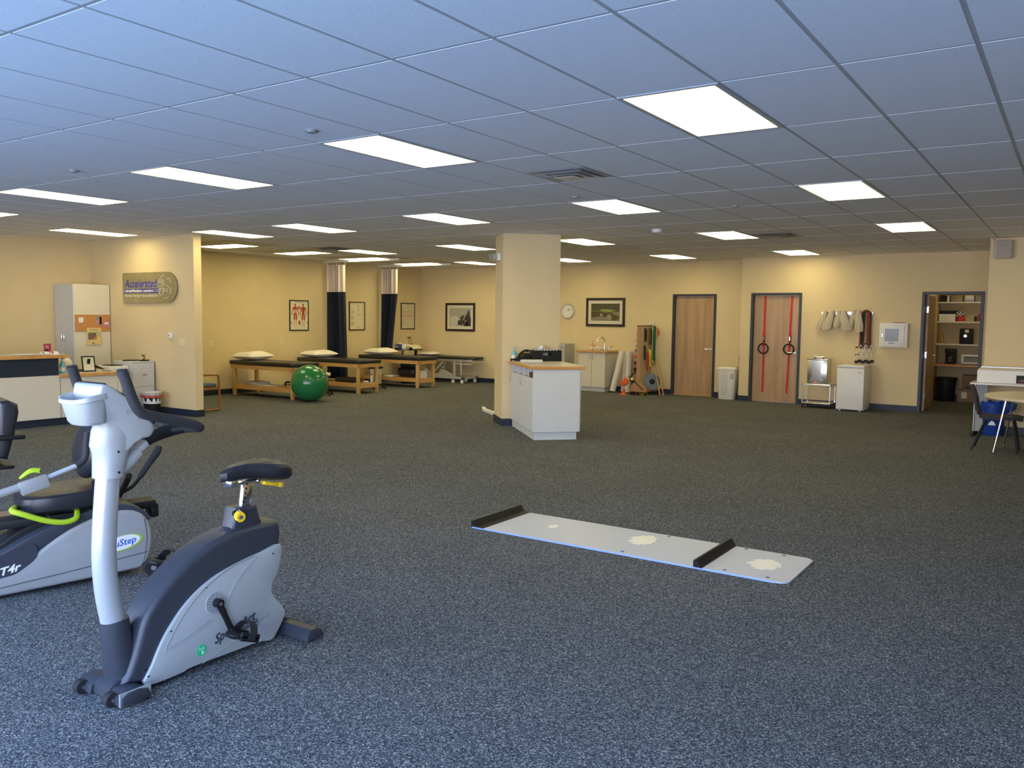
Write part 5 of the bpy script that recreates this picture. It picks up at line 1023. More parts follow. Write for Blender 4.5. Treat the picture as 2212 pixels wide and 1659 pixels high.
# clock
t = Thing('wall_clock', 'round white wall clock partly hidden by the column', 'clock', (-10.07, YB, 1.82)); cx = 0; ck = MB(SILVP)
ck.tube([(0.165*math.cos(a*math.pi/16), -0.025, 0.165*math.sin(a*math.pi/16)) for a in range(32)], 0.014, n=8, closed=True); ck.cyl((0, 0, 0), (0, -0.02, 0), 0.165, n=32); t.part('rim', ck)
fc = MB(PAPER).cyl((0, -0.02, 0), (0, -0.023, 0), 0.155, n=32).use(BLK)
for k in range(12): a = math.pi/6*k; fc.text(str(12 if k == 0 else k), 0.036, (0.125*math.sin(a)-0.010, -0.0245, 0.125*math.cos(a)-0.012), X, Z, 0.0)
t.part('face', fc); t.part('hand', MB(BLK).box(-0.003, 0.003, -0.027, -0.025, 0, 0.11, M=Matrix.Rotation(math.radians(62), 4, 'Y'))); t.part('hand', MB(BLK).box(-0.004, 0.004, -0.027, -0.025, 0, 0.075, M=Matrix.Rotation(math.radians(35), 4, 'Y')))

# ================================================================ COLUMN COUNTER
A45 = math.radians(45); CO = (-6.03, 9.56)
def cw(u, v, z=0): return (CO[0]+(u-v)*K, CO[1]+(u+v)*K, z)
CC = Thing('column_cabinet', 'grey laminate island cabinet with wooden-edged top, attached to the column', 'cabinet', cw(0, 0), A45)
CC.part('kick_base', MB(LAM).box(0, 0.59, 0, 1.515, 0, 0.11))
ca = MB(LAM).box(-0.012, 0.602, -0.02, 1.515, 0.11, 0.83, 0.001, 1).box(0.26, 0.34, 0, 1.515, 0.83, 0.96).box(-0.03, 0.62, -0.045, -0.02, 0.11, 0.96, 0.002, 1)
for v in (0.36, 0.74, 1.12, 1.50): ca.box(-0.012, 0.602, v-0.009, v+0.009, 0.83, 0.96)
CC.part('carcass', ca)
for sx, x0, x1 in ((-1, -0.031, -0.014), (1, 0.604, 0.640)):
    for a, b, hv in ((-0.018, 0.735, 0.655), (0.741, 1.50, 1.42)):
        d = CC.part('door', MB(LAM).box(x0, x1, a, b, 0.115, 0.835, 0.002, 1)); xx = x0 if sx < 0 else x1
        for dv in (0, 0.035): CC.part('handle', MB(CHROME).tube([(xx, hv-dv*1.6, 0.70), (xx+0.028*sx, hv-dv*1.6, 0.705), (xx+0.028*sx, hv-dv*1.6, 0.795), (xx, hv-dv*1.6, 0.80)], 0.005, n=8, sub=2), d) if dv == 0 else None
CC.part('counter_top', MB(TRIMW).box(-0.065, 0.69, -0.075, 1.525, 0.958, 1.000, 0.004, 1).use(LAMT).box(-0.055, 0.68, -0.065, 1.520, 0.999, 1.002), label='grey top with honey wood edging')
def on(u, v, z=1.002): return cw(u, v, z)
CR = Thing('plastic_crate', 'black plastic storage crate with handle hole on the column cabinet', 'crate', on(0.47, 1.37), A45)
cr = MB(BLK).box(-0.22, 0.22, -0.12, 0.12, 0.002, 0.010)
P = [(-0.205, 0.0), (0.205, 0.0), (0.22, 0.16), (0.07, 0.16), (0.07, 0.14), (-0.07, 0.14), (-0.07, 0.16), (-0.22, 0.16)]
for y_ in (-0.125, 0.115):
    cr.prism([(-0.205, 0.0), (0.205, 0.0), (0.212, 0.085), (-0.212, 0.085)], 'y', y_, y_+0.010).prism([(-0.212, 0.085), (-0.07, 0.085), (-0.07, 0.125), (-0.22, 0.125)], 'y', y_, y_+0.010).prism([(0.07, 0.085), (0.212, 0.085), (0.22, 0.125), (0.07, 0.125)], 'y', y_, y_+0.010).prism([(-0.22, 0.125), (0.22, 0.125), (0.222, 0.16), (-0.222, 0.16)], 'y', y_, y_+0.010)
cr.box(-0.222, -0.210, -0.125, 0.125, 0, 0.16).box(0.210, 0.222, -0.125, 0.125, 0, 0.16); CR.part('body', cr)
for k in range(8): CR.part('white_cap', MB(WHITE).cyl((-0.17+0.045*k, -0.105, 0.155), (-0.17+0.045*k, -0.105, 0.175), 0.014, n=12))
TB2 = Thing('tissue_box', 'tissue box with a white tissue standing in the black crate', 'tissue box', on(0.40, 1.42, 1.014), A45)
TB2.part('carton', MB(C('tissue_carton', .35, .38, .42)).box(-0.11, 0.11, -0.055, 0.055, 0, 0.165, 0.002, 1)); ts = MB(CLOTH)
ts.sheet([[(-0.08+0.16*k/8, 0.02*math.sin(k*1.1), 0.155) for k in range(9)], [(-0.05+0.13*k/8, 0.03*math.sin(k*0.9), 0.185) for k in range(9)], [(-0.02+0.08*k/8, 0.01*math.sin(k), 0.215+0.01*math.sin(k*2)) for k in range(9)]], 0.001, (0, 1, 0)); TB2.part('tissue', ts)
PH = Thing('desk_phone', 'black multi-line desk phone on the column cabinet', 'telephone', on(0.10, 1.35), A45+0.15)
PH.part('base', MB(BLK).prism([(-0.10, 0), (-0.10, 0.025), (0.06, 0.12), (0.09, 0.11), (0.10, 0)], 'y', -0.10, 0.10, bev=0.006, seg=2)); PH.part('handset', MB(BLK).tube([(-0.09, -0.075, 0.03), (-0.06, -0.075, 0.10), (0.02, -0.075, 0.155), (0.08, -0.075, 0.15)], [0.022, 0.016, 0.016, 0.022], n=12, sub=4))
PH.part('display', MB(C('lcd_green', .35, .6, .05, .3)).box(0.035, 0.075, 0.0, 0.06, 0.118, 0.126)); PH.part('key_block', MB(GREY).box(-0.06, -0.01, 0, 0.075, 0.055, 0.066, M=Matrix.Rotation(0.0, 4, 'Y')))
single('phone_handset', MB(BLK).tube([(-0.09, 0, 0.02), (-0.05, 0, 0.03), (0.05, 0, 0.03), (0.09, 0, 0.02)], [0.022, 0.012, 0.012, 0.022], n=12, sub=4), 'black cordless handset lying at the left front of the column cabinet top', 'handset', on(-0.01, 1.18), A45)
pp = MB(PAPER)
for k in range(6): pp.box(-0.12, 0.12, -0.16, 0.16, 0.005*k, 0.005*k+0.0042, M=Matrix.Rotation(random.uniform(-.15, .15), 4, 'Z'))
single('paper_stack', pp, 'stack of white forms on the column cabinet in front of the phone', 'papers', on(0.19, 1.07), A45+1.45)
pump_bottle(on(0.0, 1.44), AQUA, 'blue hand sanitizer pump bottle beside the phone on the column cabinet', 1.0, AQUA)
single('niche_jar', MB(C('jar_red', .75, .08, .06)).cyl((0, 0, 0), (0, 0, 0.06), 0.035, n=18), 'red jar in an open slot below the column cabinet top', 'jar', cw(0.05, 0.50, 0.832))
single('niche_jar', MB(C('jar_darkred', .5, .03, .08)).cyl((0, 0, 0), (0, 0, 0.035), 0.022, n=18), 'tiny dark red lid in an open slot left of the red jar', 'jar', cw(0.03, 0.85, 0.832))
single('niche_tray', MB(C('olive_tray', .06, .05, .02)).box(-0.03, 0.20, -0.14, 0.14, 0, 0.07, 0.008, 2), 'dark brown tray in the front slot below the column cabinet top', 'tray', cw(0.02, 0.17, 0.832), A45)
# on the column
EL = Thing('emergency_light', 'white twin-head emergency light on the left face of the column', 'emergency light', (co.location.x-0.30*K, co.location.y+0.30*K, 2.51), A45)
EL.part('housing', MB(WHITE).box(-0.06, 0, -0.11, 0.11, 0, 0.11, 0.008, 2))
for y_ in (-0.09, 0.09): EL.part('lamp_head', MB(SILVP).cyl((-0.07, y_, 0.07), (-0.13, y_, 0.045), 0.045, 0.062, n=20).use(GLASS).cyl((-0.13, y_, 0.045), (-0.134, y_, 0.043), 0.058, n=20))
EX = Thing('exit_sign', 'white exit sign with red letters, mostly hidden behind the column', 'exit sign', (-12.11, YB-0.04, 2.60)); EX.part('housing', MB(WHITE).box(0, 0.30, -0.03, 0.03, 0, 0.20, 0.006, 1))
EX.part('lettering', MB(C('exit_red', .8, .05, .03)).text('EXIT', 0.17, (0.02, -0.032, 0.04), X, Z, 0.0, width=0.26, bold=0.004))
wbx = MB(WHITE).box(0, 0.62, -0.03, 0.03, 0, 0.05, 0.004, 1, M=Matrix.Rotation(math.radians(-38), 4, 'Z')).box(-0.03, 0.03, 0.0, 0.30, 0, 0.05, 0.004, 1, M=Matrix.Rotation(math.radians(40), 4, 'Z'))
single('floor_rail', wbx, 'white bent rail lying on the carpet behind the column', 'rail', (-8.60, 12.0, 0))

# ================================================================ BACK WALL, SINK AREA
SC = Thing('sink_cabinet', 'grey two-door sink cabinet with wooden-edged top against the back wall', 'cabinet', (-9.46, 16.86, 0))
SC.part('kick_base', MB(LAM).box(0.03, 0.65, 0.06, 0.53, 0, 0.10)); SC.part('carcass', MB(LAM).box(0, 0.68, 0.02, 0.52, 0.10, 0.885, 0.002, 1))
for a, b, hx in ((0.0, 0.337, 0.30), (0.343, 0.68, 0.38)):
    d = SC.part('door', MB(LAMC).box(a, b, 0, 0.018, 0.105, 0.88, 0.002, 1)); SC.part('handle', MB(CHROME).tube([(hx, 0, 0.73), (hx, -0.028, 0.735), (hx, -0.028, 0.825), (hx, 0, 0.83)], 0.005, n=8, sub=2), d)
SC.part('counter_top', MB(TRIMW).box(-0.05, 0.73, -0.03, 0.535, 0.885, 0.925, 0.004, 1).use(LAMT).box(-0.04, 0.72, -0.02, 0.535, 0.924, 0.927)); SC.part('basin', MB(STEEL).box(0.10, 0.60, 0.06, 0.44, 0.925, 0.932, 0.003, 1).use(GREY).box(0.13, 0.57, 0.09, 0.36, 0.932, 0.9335))
FA = Thing('faucet', 'chrome gooseneck faucet with wing handles on the sink', 'faucet', (-9.01, 17.26, 0.93)); FA.part('base', MB(CHROME).box(-0.14, 0.14, -0.03, 0.03, 0, 0.02, 0.008, 2)); FA.part('spout', MB(CHROME).tube([(0, 0, 0), (0, 0, 0.20), (-0.02, -0.02, 0.27), (-0.06, -0.07, 0.30), (-0.10, -0.12, 0.27), (-0.11, -0.13, 0.20)], 0.014, n=12, sub=4))
for sx in (-1, 1): FA.part('wing_handle', MB(CHROME).cyl((0.11*sx, 0, 0.02), (0.11*sx, 0, 0.06), 0.018, n=14).tube([(0.11*sx, 0, 0.06), (0.17*sx, -0.03, 0.075), (0.24*sx, -0.05, 0.11)], [0.010, 0.009, 0.012], sub=3))
pump_bottle((-9.20, 17.02, 0.927), PINK, 'pink soap pump bottle on the sink counter', 1.05, PINK)
GL = Thing('storage_locker', 'grey metal storage locker just right of the column by the back wall', 'cabinet', (-10.40, 16.95, 0)); GL.part('body', MB(C('locker_grey', .40, .41, .38, .4)).box(0, 0.52, 0.018, 0.43, 0, 1.06, 0.004, 1)); d = GL.part('door', MB(C('locker_door', .44, .45, .42, .4)).box(0.005, 0.515, 0, 0.018, 0.02, 1.05, 0.003, 1)); GL.part('knob', MB(CHROME).cyl((0.44, 0, 0.98), (0.44, -0.02, 0.98), 0.014, n=14), d)
def roll(p0, p1, r_, lab, grp='white foam rolls leaning by the sink'):
    p0, p1 = Vector(p0), Vector(p1); mm = MB(CLOTH).cyl((0, 0, 0), p1-p0, r_, n=24); single('foam_roll', mm, lab, 'foam roll', p0, group=grp)
roll((-8.64, 16.98, 0.03), (-8.47, 17.10, 0.93), 0.066, 'white foam roll leaning left against the others by the sink')
roll((-8.50, 17.25, 0.01), (-8.45, 17.325, 0.92), 0.066, 'middle white foam roll, behind the two others')
roll((-8.35, 17.14, 0.01), (-8.34, 17.18, 0.92), 0.068, 'upright white foam roll nearest the wooden rack')
t = Thing('wall_thermostat', 'small white thermostat on the back wall above the wooden rack', 'thermostat', (-7.92, YB, 1.56)); t.part('case', MB(WHITE).box(-0.04, 0.04, -0.025, 0, -0.035, 0.035, 0.004, 1)); t.part('screen', MB(GREY).box(-0.02, 0.02, -0.027, -0.025, 0.0, 0.018))
# rack
RW = woodmat('rack_wood', (0.38, 0.20, 0.09), (0.50, 0.29, 0.14), 'Z', 12)
RK = Thing('exercise_rack', 'wooden rolling rack hung with exercise bands and weights by the back wall', 'rack', (-8.10, 16.70, 0))
for y_ in (0.0, 0.58): RK.part('end_foot', MB(RW).prism([(0, 0.07), (0.42, 0.07), (0.42, 0.15), (0.32, 0.26), (0.10, 0.26), (0, 0.15)], 'y', y_, y_+0.022, bev=0.003, seg=1))
RK.part('base_shelf', MB(RW).box(0.01, 0.41, 0.022, 0.58, 0.08, 0.10)); RK.part('upright', MB(RW).box(0.17, 0.25, 0.002, 0.022, 0.26, 1.50, 0.002, 1).box(0.17, 0.25, 0.58, 0.60, 0.26, 1.50, 0.002, 1))
RK.part('peg_board', MB(C('peg_board', .50, .38, .24)).box(0.24, 0.25, 0.022, 0.58, 0.26, 1.49).box(0.17, 0.18, 0.022, 0.58, 0.26, 1.49)); RK.part('top_board', MB(BROWNF).box(0.16, 0.26, -0.005, 0.61, 1.495, 1.512, 0.002, 1))
for x_ in (0.04, 0.38):
    for y_ in (0.05, 0.55): RK.part('caster', MB(BLKR).cyl((x_-0.012, y_, 0.03), (x_+0.012, y_, 0.03), 0.03, n=16).use(CHROME).cyl((x_, y_, 0.03), (x_, y_, 0.08), 0.012, n=8))
RX, RY = -8.10, 16.70
GB = 'items hung on the wooden rack'
def band(name, y_, z0, z1, m_, lab, x_=0.28, w_=0.03, n_=4, r_=0.009, cat='exercise band'):
    mm = MB(m_)
    for k in range(n_):
        dx = 0.012*math.sin(k*2.1); dy = (k/(max(1, n_-1))-0.5)*w_*2
        mm.tube([(dx-0.02, dy*0.4, 0), (dx, dy, -0.04), (dx+0.012*math.sin(k), dy*1.1, (z0-z1)*0.5), (dx, dy*0.8+0.01*math.sin(k*1.7), z0-z1)], r_, n=7, sub=3)
    single(name, mm, lab, cat, (RX+x_, RY+y_, z1), group=None)
band('resistance_tube', 0.20, 1.16, 1.45, BLK, 'black looped resistance tubes at the upper left of the rack')
band('resistance_tube', 0.18, 0.76, 1.08, BLKV, 'black long tube bundle at the middle left of the rack', n_=4)
band('stretch_strap', 0.37, 1.12, 1.45, C('mustard', .28, .15, .02), 'mustard and brown bands at the top of the rack', w_=0.03, n_=3)
band('resistance_tube', 0.47, 1.10, 1.45, C('olive_band', .04, .04, .015), 'dark olive tube bundle between the mustard and green bands', w_=0.035)
band('stretch_band', 0.55, 0.62, 1.49, C('green_band', .01, .13, .05), 'long green stretch bands at the right end of the rack', x_=0.33, w_=0.05, n_=6, r_=0.012)
band('stretch_band', 0.63, 1.30, 1.46, ORANGE, 'short orange band ends behind the green bands', x_=0.38, w_=0.02, n_=3, r_=0.008)
band('stretch_band', 0.35, 0.62, 0.98, YEL, 'yellow stretch bands at the middle right of the rack', x_=0.32, w_=0.035, n_=6, r_=0.011)
band('stretch_band', 0.29, 0.52, 0.94, C('red_band', .55, .04, .02), 'red stretch band left of the yellow bands on the rack', x_=0.30, w_=0.012, n_=2, r_=0.010)
t = Thing('balance_board', 'round slate blue balance board leaning on the rack base', 'balance board', (-7.72, 16.98, 0.33)); R = Matrix.Rotation(math.radians(38), 4, 'Z') @ Matrix.Rotation(math.radians(72), 4, 'X')
dsk = MB(STEELB).cyl(R @ Vector((0, 0, -0.01)), R @ Vector((0, 0, 0.01)), 0.185, n=36); t.part('disc', dsk); t.part('dome', MB(BLK).ell((0, 0, -0.02), (0.08, 0.08, 0.05), 16, 10, M=R)); t.o.location = (-7.70, 17.02, 0.285)
for i, (x0, x1) in enumerate(((-7.44, -7.60), (-7.37, -7.57))): single('wooden_dowel', MB(OAK).cyl((0, 0, 0.0), (-0.36, 0.36, 0.80), 0.013, n=12), ('left' if i == 0 else 'right')+' of two wooden dowels leaning at the right of the rack', 'dowel', (x0, 16.88+0.03*i, 0.005))
for i, (z_, m_, lab) in enumerate(((1.30, C('db_pink', .6, .25, .22), 'pale pink dumbbell, topmost on the left side of the rack'), (1.18, C('db_grey', .35, .4, .38), 'pale grey dumbbell second from the top of the rack'), (1.07, C('db_green', .35, .4, .3), 'pale green dumbbell third from the top of the rack'),
        (0.96, C('db_blue', .15, .2, .35), 'slate blue dumbbell in the middle of the rack side'), (0.83, C('db_red', .6, .06, .08), 'red dumbbell on the left side of the rack'), (0.69, C('db_navy', .04, .05, .15), 'navy dumbbell below the red one on the rack'), (0.55, BLK, 'black dumbbell lowest on the left side of the rack'))):
    t = Thing('dumbbell', lab, 'dumbbell', (RX+0.13, RY+0.14, z_)); r_ = 0.022+0.004*i
    t.part('grip', MB(STEEL).cyl((0, -0.06, 0), (0, 0.06, 0), 0.012, n=12))
    for y_ in (-0.075, 0.075): t.part('weight', MB(m_).cyl((0, y_-0.018, 0), (0, y_+0.018, 0), r_, n=20))
    t.part('bracket', MB(BLK).box(0.0, 0.045, -0.01, 0.01, -r_*0.5, -0.011)) if False else None
    t.o.location = (RX+0.168-r_, RY+0.14, z_)
single('resistance_tube', MB(BLK).tube([(0.06, 0, 0.22), (-0.02, 0, 0.20), (-0.09, 0, 0.13), (-0.11, 0, 0.05), (-0.06, 0, 0.0)], 0.012, n=8, sub=4), 'black curved tube at the lower left of the rack', 'exercise band', (-7.99, 16.76, 0.27))
t = Thing('juggling_ball', 'small yellow ball at the lower left of the rack', 'ball', (-8.02, 16.72, 0.30)); t.part('ball', MB(C('ball_yellow', .6, .5, .03)).ell((0, 0, 0.04), (0.035, 0.03, 0.045), 16, 12)); t.part('cuff', MB(BLK).box(-0.03, 0.03, -0.02, 0.02, -0.04, 0.0, 0.008, 2))
single('traffic_cone', MB(ORANGE).lathe([(0.09, 0), (0.085, 0.012), (0.05, 0.014), (0.018, 0.13), (0.0, 0.13)], n=20), 'orange cone on the floor left of the rack', 'cone', (-8.20, 16.66, 0), 0)
single('foam_star', MB(ORANGE).prism([(-0.13, 0.02), (-0.04, 0.06), (0.0, 0.14), (0.06, 0.10), (0.08, 0.0), (-0.02, -0.06)], 'y', -0.04, 0.04, bev=0.015), 'orange pointed foam piece hanging above the floor cone', 'foam shape', (-8.16, 16.62, 0.24))
t = Thing('hand_weight', 'black and red hand weight under the rack', 'hand weight', (-7.99, 16.74, 0.028)); t.part('grip', MB(BLK).cyl((-0.05, 0, 0), (0.03, 0, 0), 0.02, n=14)); t.part('end', MB(DRED).cyl((0.03, 0, 0), (0.08, 0, 0), 0.027, n=16)); t.part('end', MB(BLK).cyl((-0.09, 0, 0), (-0.05, 0, 0), 0.027, n=16))
single('balance_disc', MB(C('disc_yellow', .5, .45, .03)).lathe([(0.10, 0), (0.11, 0.02), (0.09, 0.04), (0, 0.045)], n=24), 'flat yellow disc on the floor under the rack', 'disc', (-7.85, 16.93, 0))
t = Thing('stretch_stick', 'dark stick with red tip and white collar leaning across the rack foot', 'stick', (-8.00, 16.62, 0.36)); t.part('stick', MB(BROWNF).cyl((0.02, 0, -0.02), (0.26, 0.03, -0.24), 0.010, n=10)); t.part('tip', MB(DRED).cyl((-0.06, 0, 0.05), (-0.02, 0, 0.0), 0.016, n=12)); t.part('collar', MB(WHITE).cyl((-0.02, 0, 0.0), (0.02, 0, -0.03), 0.018, n=12))
# hamper and dustpan
HM = Thing('laundry_hamper', 'tall white plastic laundry hamper with lid beside the plain door', 'hamper', (-6.04, 17.13, 0))
hb_ = MB(WHITE); n = 40
def hring(z, hx, hy): return [(hx*math.copysign(abs(math.cos(2*math.pi*k/n))**0.55, math.cos(2*math.pi*k/n)), hy*math.copysign(abs(math.sin(2*math.pi*k/n))**0.55, math.sin(2*math.pi*k/n)), z) for k in range(n)]
def rings(mm, RR):
    V = [p for r in RR for p in r]; F = []; n_ = len(RR[0])
    for i in range(len(RR)-1):
        for k in range(n_): l = (k+1) % n_; F.append((i*n_+k, i*n_+l, (i+1)*n_+l, (i+1)*n_+k))
    F += [tuple(range(n_))[::-1], tuple(range((len(RR)-1)*n_, len(RR)*n_))]; return mm.add(V, F)
rings(hb_, [hring(0, .165, .12), hring(0.01, .17, .125), hring(0.62, .195, .145)]); hb_.use(SILVD)
for r_ in range(14):
    for c_ in range(3): hb_.box(-0.09+0.05*c_, -0.06+0.05*c_, -0.149+0.00*r_, -0.138, 0.10+0.036*r_, 0.107+0.036*r_, M=Matrix.Identity(4)) if r_ > 7 else hb_.box(-0.09+0.05*c_, -0.06+0.05*c_, -0.142, -0.128, 0.10+0.036*r_, 0.107+0.036*r_)
HM.part('basket', hb_); HM.part('lid', rings(MB(WHITE), [hring(0.62, .195, .145), hring(0.62, .21, .158), hring(0.65, .21, .158), hring(0.675, .17, .12), hring(0.68, .05, .04)])); HM.part('sticker', MB(C('sticker_grey', .25, .22, .3)).box(0.10, 0.16, -0.146, -0.138, 0.44, 0.54).use(PAPER).box(0.115, 0.14, -0.148, -0.146, 0.46, 0.53))
t = Thing('dustpan', 'grey and yellow upright dustpan behind the hamper', 'dustpan', (-5.83, 17.33, 0)); t.part('pan', MB(GREY).box(-0.05, 0.03, -0.015, 0.015, 0.35, 0.86, 0.006, 1)); t.part('handle', MB(BLK).tube([(-0.045, 0, 0.86), (-0.03, 0, 0.92), (0.02, 0, 0.92), (0.03, 0, 0.86)], 0.009, n=8, sub=3)); t.part('brush', MB(YEL).box(0.03, 0.06, -0.02, 0.02, 0.0, 0.84, 0.005, 1)); t.part('base', MB(GREY).box(-0.06, 0.06, -0.04, 0.03, 0.0, 0.35, 0.008, 1))
# straps and rings on door 2
for i, (x_, lab, sk) in enumerate(((-5.265, 'red strap with black ring on the left of the second closed door', 0.0), (-4.735, 'red strap with black ring on the right of the second closed door', -0.045))):
    t = Thing('suspension_strap', lab, 'suspension trainer', (x_, YR+0.048, 0)); yb = -0.010
    t.part('webbing', MB(RED).poly([(-0.02, yb, 2.14), (0.02, yb, 2.14), (0.015+sk*0.3, yb, 1.45), (0.018+sk*0.6, yb, 0.8), (0.016+sk, yb, 0.20), (-0.024+sk, yb, 0.20), (-0.022+sk*0.6, yb, 0.8), (-0.025+sk*0.3, yb, 1.45)], 0.004, (0, -1, 0)))
    t.part('webbing_fold', MB(RED).box(-0.026+sk*0.3, 0.022+sk*0.3, yb-0.014, yb-0.004, 1.12, 1.42, 0.002, 1)); t.part('buckle', MB(BLK).box(-0.022+sk*0.3, 0.018+sk*0.3, yb-0.024, yb-0.014, 1.22, 1.34, 0.003, 1).use(CHROME).box(-0.012+sk*0.3, 0.008+sk*0.3, yb-0.030, yb-0.024, 1.25, 1.33, 0.002, 1))
    cxr = sk*0.5-0.005; t.part('ring', MB(BLK).tube([(cxr+0.098*math.cos(a*math.pi/20), yb-0.036, 1.085+0.098*math.sin(a*math.pi/20)) for a in range(40)], 0.0145, n=12, closed=True))
# hot pack warmer on its cart
HC_ = Thing('utility_cart', 'low chrome cart with two shelves by the second closed door', 'cart', (-4.33, 16.42, 0))
HC_.part('top_frame', MB(STEEL).box(0, 0.53, 0, 0.02, 0.43, 0.46, 0.004, 1).box(0, 0.53, 0.40, 0.42, 0.43, 0.46, 0.004, 1).box(0, 0.02, 0, 0.42, 0.43, 0.46, 0.004, 1).box(0.51, 0.53, 0, 0.42, 0.43, 0.46, 0.004, 1).box(0.02, 0.51, 0.02, 0.40, 0.44, 0.452))
HC_.part('lower_shelf', MB(STEEL).box(0, 0.53, 0, 0.42, 0.085, 0.10, 0.003, 1))
for x_ in (0.0, 0.505):
    for y_ in (0.0, 0.395): HC_.part('leg', MB(STEEL).box(x_, x_+0.025, y_, y_+0.025, 0.08, 0.44, 0.003, 1)); HC_.part('caster', MB(BLKR).cyl((x_+0.005, y_+0.012, 0.032), (x_+0.03, y_+0.012, 0.032), 0.032, n=16).cyl((x_+0.015, y_+0.012, 0.04), (x_+0.015, y_+0.012, 0.08), 0.01, n=8))
HY = Thing('hot_pack_warmer', 'stainless steel hot pack warmer standing on the chrome cart', 'medical device', (-4.25, 16.46, 0.462))
HY.part('tank', MB(STEEL).box(0, 0.36, 0, 0.30, 0, 0.455, 0.008, 2)); sh_ = MB(CHROME)
L1 = [(0.06, 0.44), (0.085, 0.34), (0.095, 0.24), (0.075, 0.13), (0.04, 0.06)]; R1 = [(0.30, 0.06), (0.265, 0.13), (0.245, 0.24), (0.255, 0.34), (0.29, 0.44)]
sh_.poly([(x_, -0.001, z_) for x_, z_ in L1+R1], 0.006, (0, -1, 0)); HY.part('front_badge', sh_); HY.part('lid', MB(STEEL).box(-0.012, 0.372, -0.012, 0.312, 0.455, 0.478, 0.006, 2)); HY.part('lid_handle', MB(BLK).box(0.08, 0.11, 0.13, 0.16, 0.478, 0.50).box(0.24, 0.27, 0.13, 0.16, 0.478, 0.50).use(STEEL).box(0.07, 0.28, 0.13, 0.16, 0.50, 0.512, 0.004, 1))
HY.part('control_panel', MB(GREY).box(0.05, 0.28, -0.010, -0.0, 0.008, 0.055).use(mat('red_lamp', (0.8, 0.05, 0.02), 0.4, emit=((1, 0.06, 0.02), 1.5))).box(0.14, 0.18, -0.012, -0.010, 0.024, 0.040)); HY.part('tap', MB(CHROME).tube([(0.03, -0.03, 0.02), (0.05, -0.035, 0.045), (0.05, -0.03, 0.01)], 0.008, n=8, sub=3))
FR = Thing('mini_fridge', 'white mini fridge by the wall below the hanging straps', 'fridge', (-3.67, 16.28, 0)); FR.part('cabinet', MB(WHITE).box(0, 0.475, 0.055, 0.58, 0.02, 0.835, 0.006, 2)); d = FR.part('door', MB(WHITE).box(0, 0.475, 0, 0.05, 0.035, 0.80, 0.010, 2)); FR.part('badge', MB(SILVD).box(0.37, 0.42, -0.0015, 0.0, 0.71, 0.725), d); FR.part('top', MB(WHITE).box(-0.002, 0.477, -0.004, 0.582, 0.805, 0.842, 0.006, 2))
for x_ in (0.06, 0.41): FR.part('foot', MB(WHITE).cyl((x_, 0.07, 0), (x_, 0.07, 0.03), 0.018, n=12))
# hook rail, canvas belts, strap bundle
HR = Thing('hook_rail', 'metal hook rail on the wall above the mini fridge', 'hook rail', (-4.15, YR, 1.80)); HR.part('bar', MB(STEEL).box(0, 0.93, -0.012, 0, -0.03, 0.03, 0.003, 1))
for k in range(9): HR.part('hook', MB(CHROME).tube([(0.04+0.105*k, -0.012, 0.01), (0.04+0.105*k, -0.055, 0.0), (0.04+0.105*k, -0.07, 0.02)], 0.006, n=8, sub=2))
def mitt(x0, z1, pts_o, lab, rz=0.0):
    mm = MB(BELT); pz = pts_o; n = 14; rows = []
    for j, (cx, w_, z, dep) in enumerate(pz): rows.append([(cx+w_*math.cos(2*math.pi*k/n), -0.05-dep*(1+math.sin(2*math.pi*k/n)*0.8)+0.006*math.sin(3*k+j), z+0.012*math.sin(k*1.1)) for k in range(n+1)])
    mm.sheet(rows, 0.004, (0, 1, 0)); mm.use(C('belt_dark', .10, .09, .08)).ell((pz[-1][0], -0.05-pz[-1][3], pz[-1][2]+0.01), (pz[-1][1]*0.85, pz[-1][3]*0.7, 0.004), 14, 6)
    single('canvas_hot_pack_cover', mm, lab, 'cloth cover', (x0, YR, z1), group=None)
mitt(-4.06, 1.84, [(0.0, 0.03, 0.0, 0.015), (-0.04, 0.05, -0.12, 0.025), (-0.09, 0.065, -0.25, 0.03), (-0.12, 0.075, -0.335, 0.03)], 'beige canvas cover hanging farthest left on the hook rail')
mitt(-3.94, 1.85, [(0.0, 0.035, 0.0, 0.02), (-0.03, 0.065, -0.12, 0.035), (-0.07, 0.085, -0.26, 0.04), (-0.09, 0.095, -0.36, 0.04)], 'wide beige canvas cover, second from the left on the rail')
mitt(-3.82, 1.84, [(0.0, 0.03, 0.0, 0.02), (0.0, 0.05, -0.10, 0.03), (-0.02, 0.06, -0.20, 0.035), (-0.03, 0.06, -0.30, 0.03)], 'narrow beige canvas cover in the middle of the rail')
mitt(-3.74, 1.85, [(0.0, 0.035, 0.0, 0.02), (0.02, 0.07, -0.12, 0.035), (0.05, 0.09, -0.24, 0.04), (0.07, 0.095, -0.37, 0.035)], 'beige canvas cover just left of the empty stretch of rail')
mitt(-3.54, 1.85, [(0.0, 0.03, 0.0, 0.02), (-0.03, 0.045, -0.16, 0.025), (-0.06, 0.05, -0.26, 0.025), (-0.08, 0.055, -0.38, 0.03)], 'slim beige canvas cover right of the empty stretch of rail')
mitt(-3.47, 1.86, [(0.0, 0.04, 0.0, 0.02), (0.01, 0.07, -0.15, 0.035), (0.03, 0.075, -0.28, 0.04), (0.03, 0.08, -0.41, 0.04)], 'last beige canvas cover beside the dark strap bundle')
sb = Thing('strap_bundle', 'bundle of dark red and black straps with white loops above the fridge', 'straps', (-3.33, YR-0.06, 0.86))
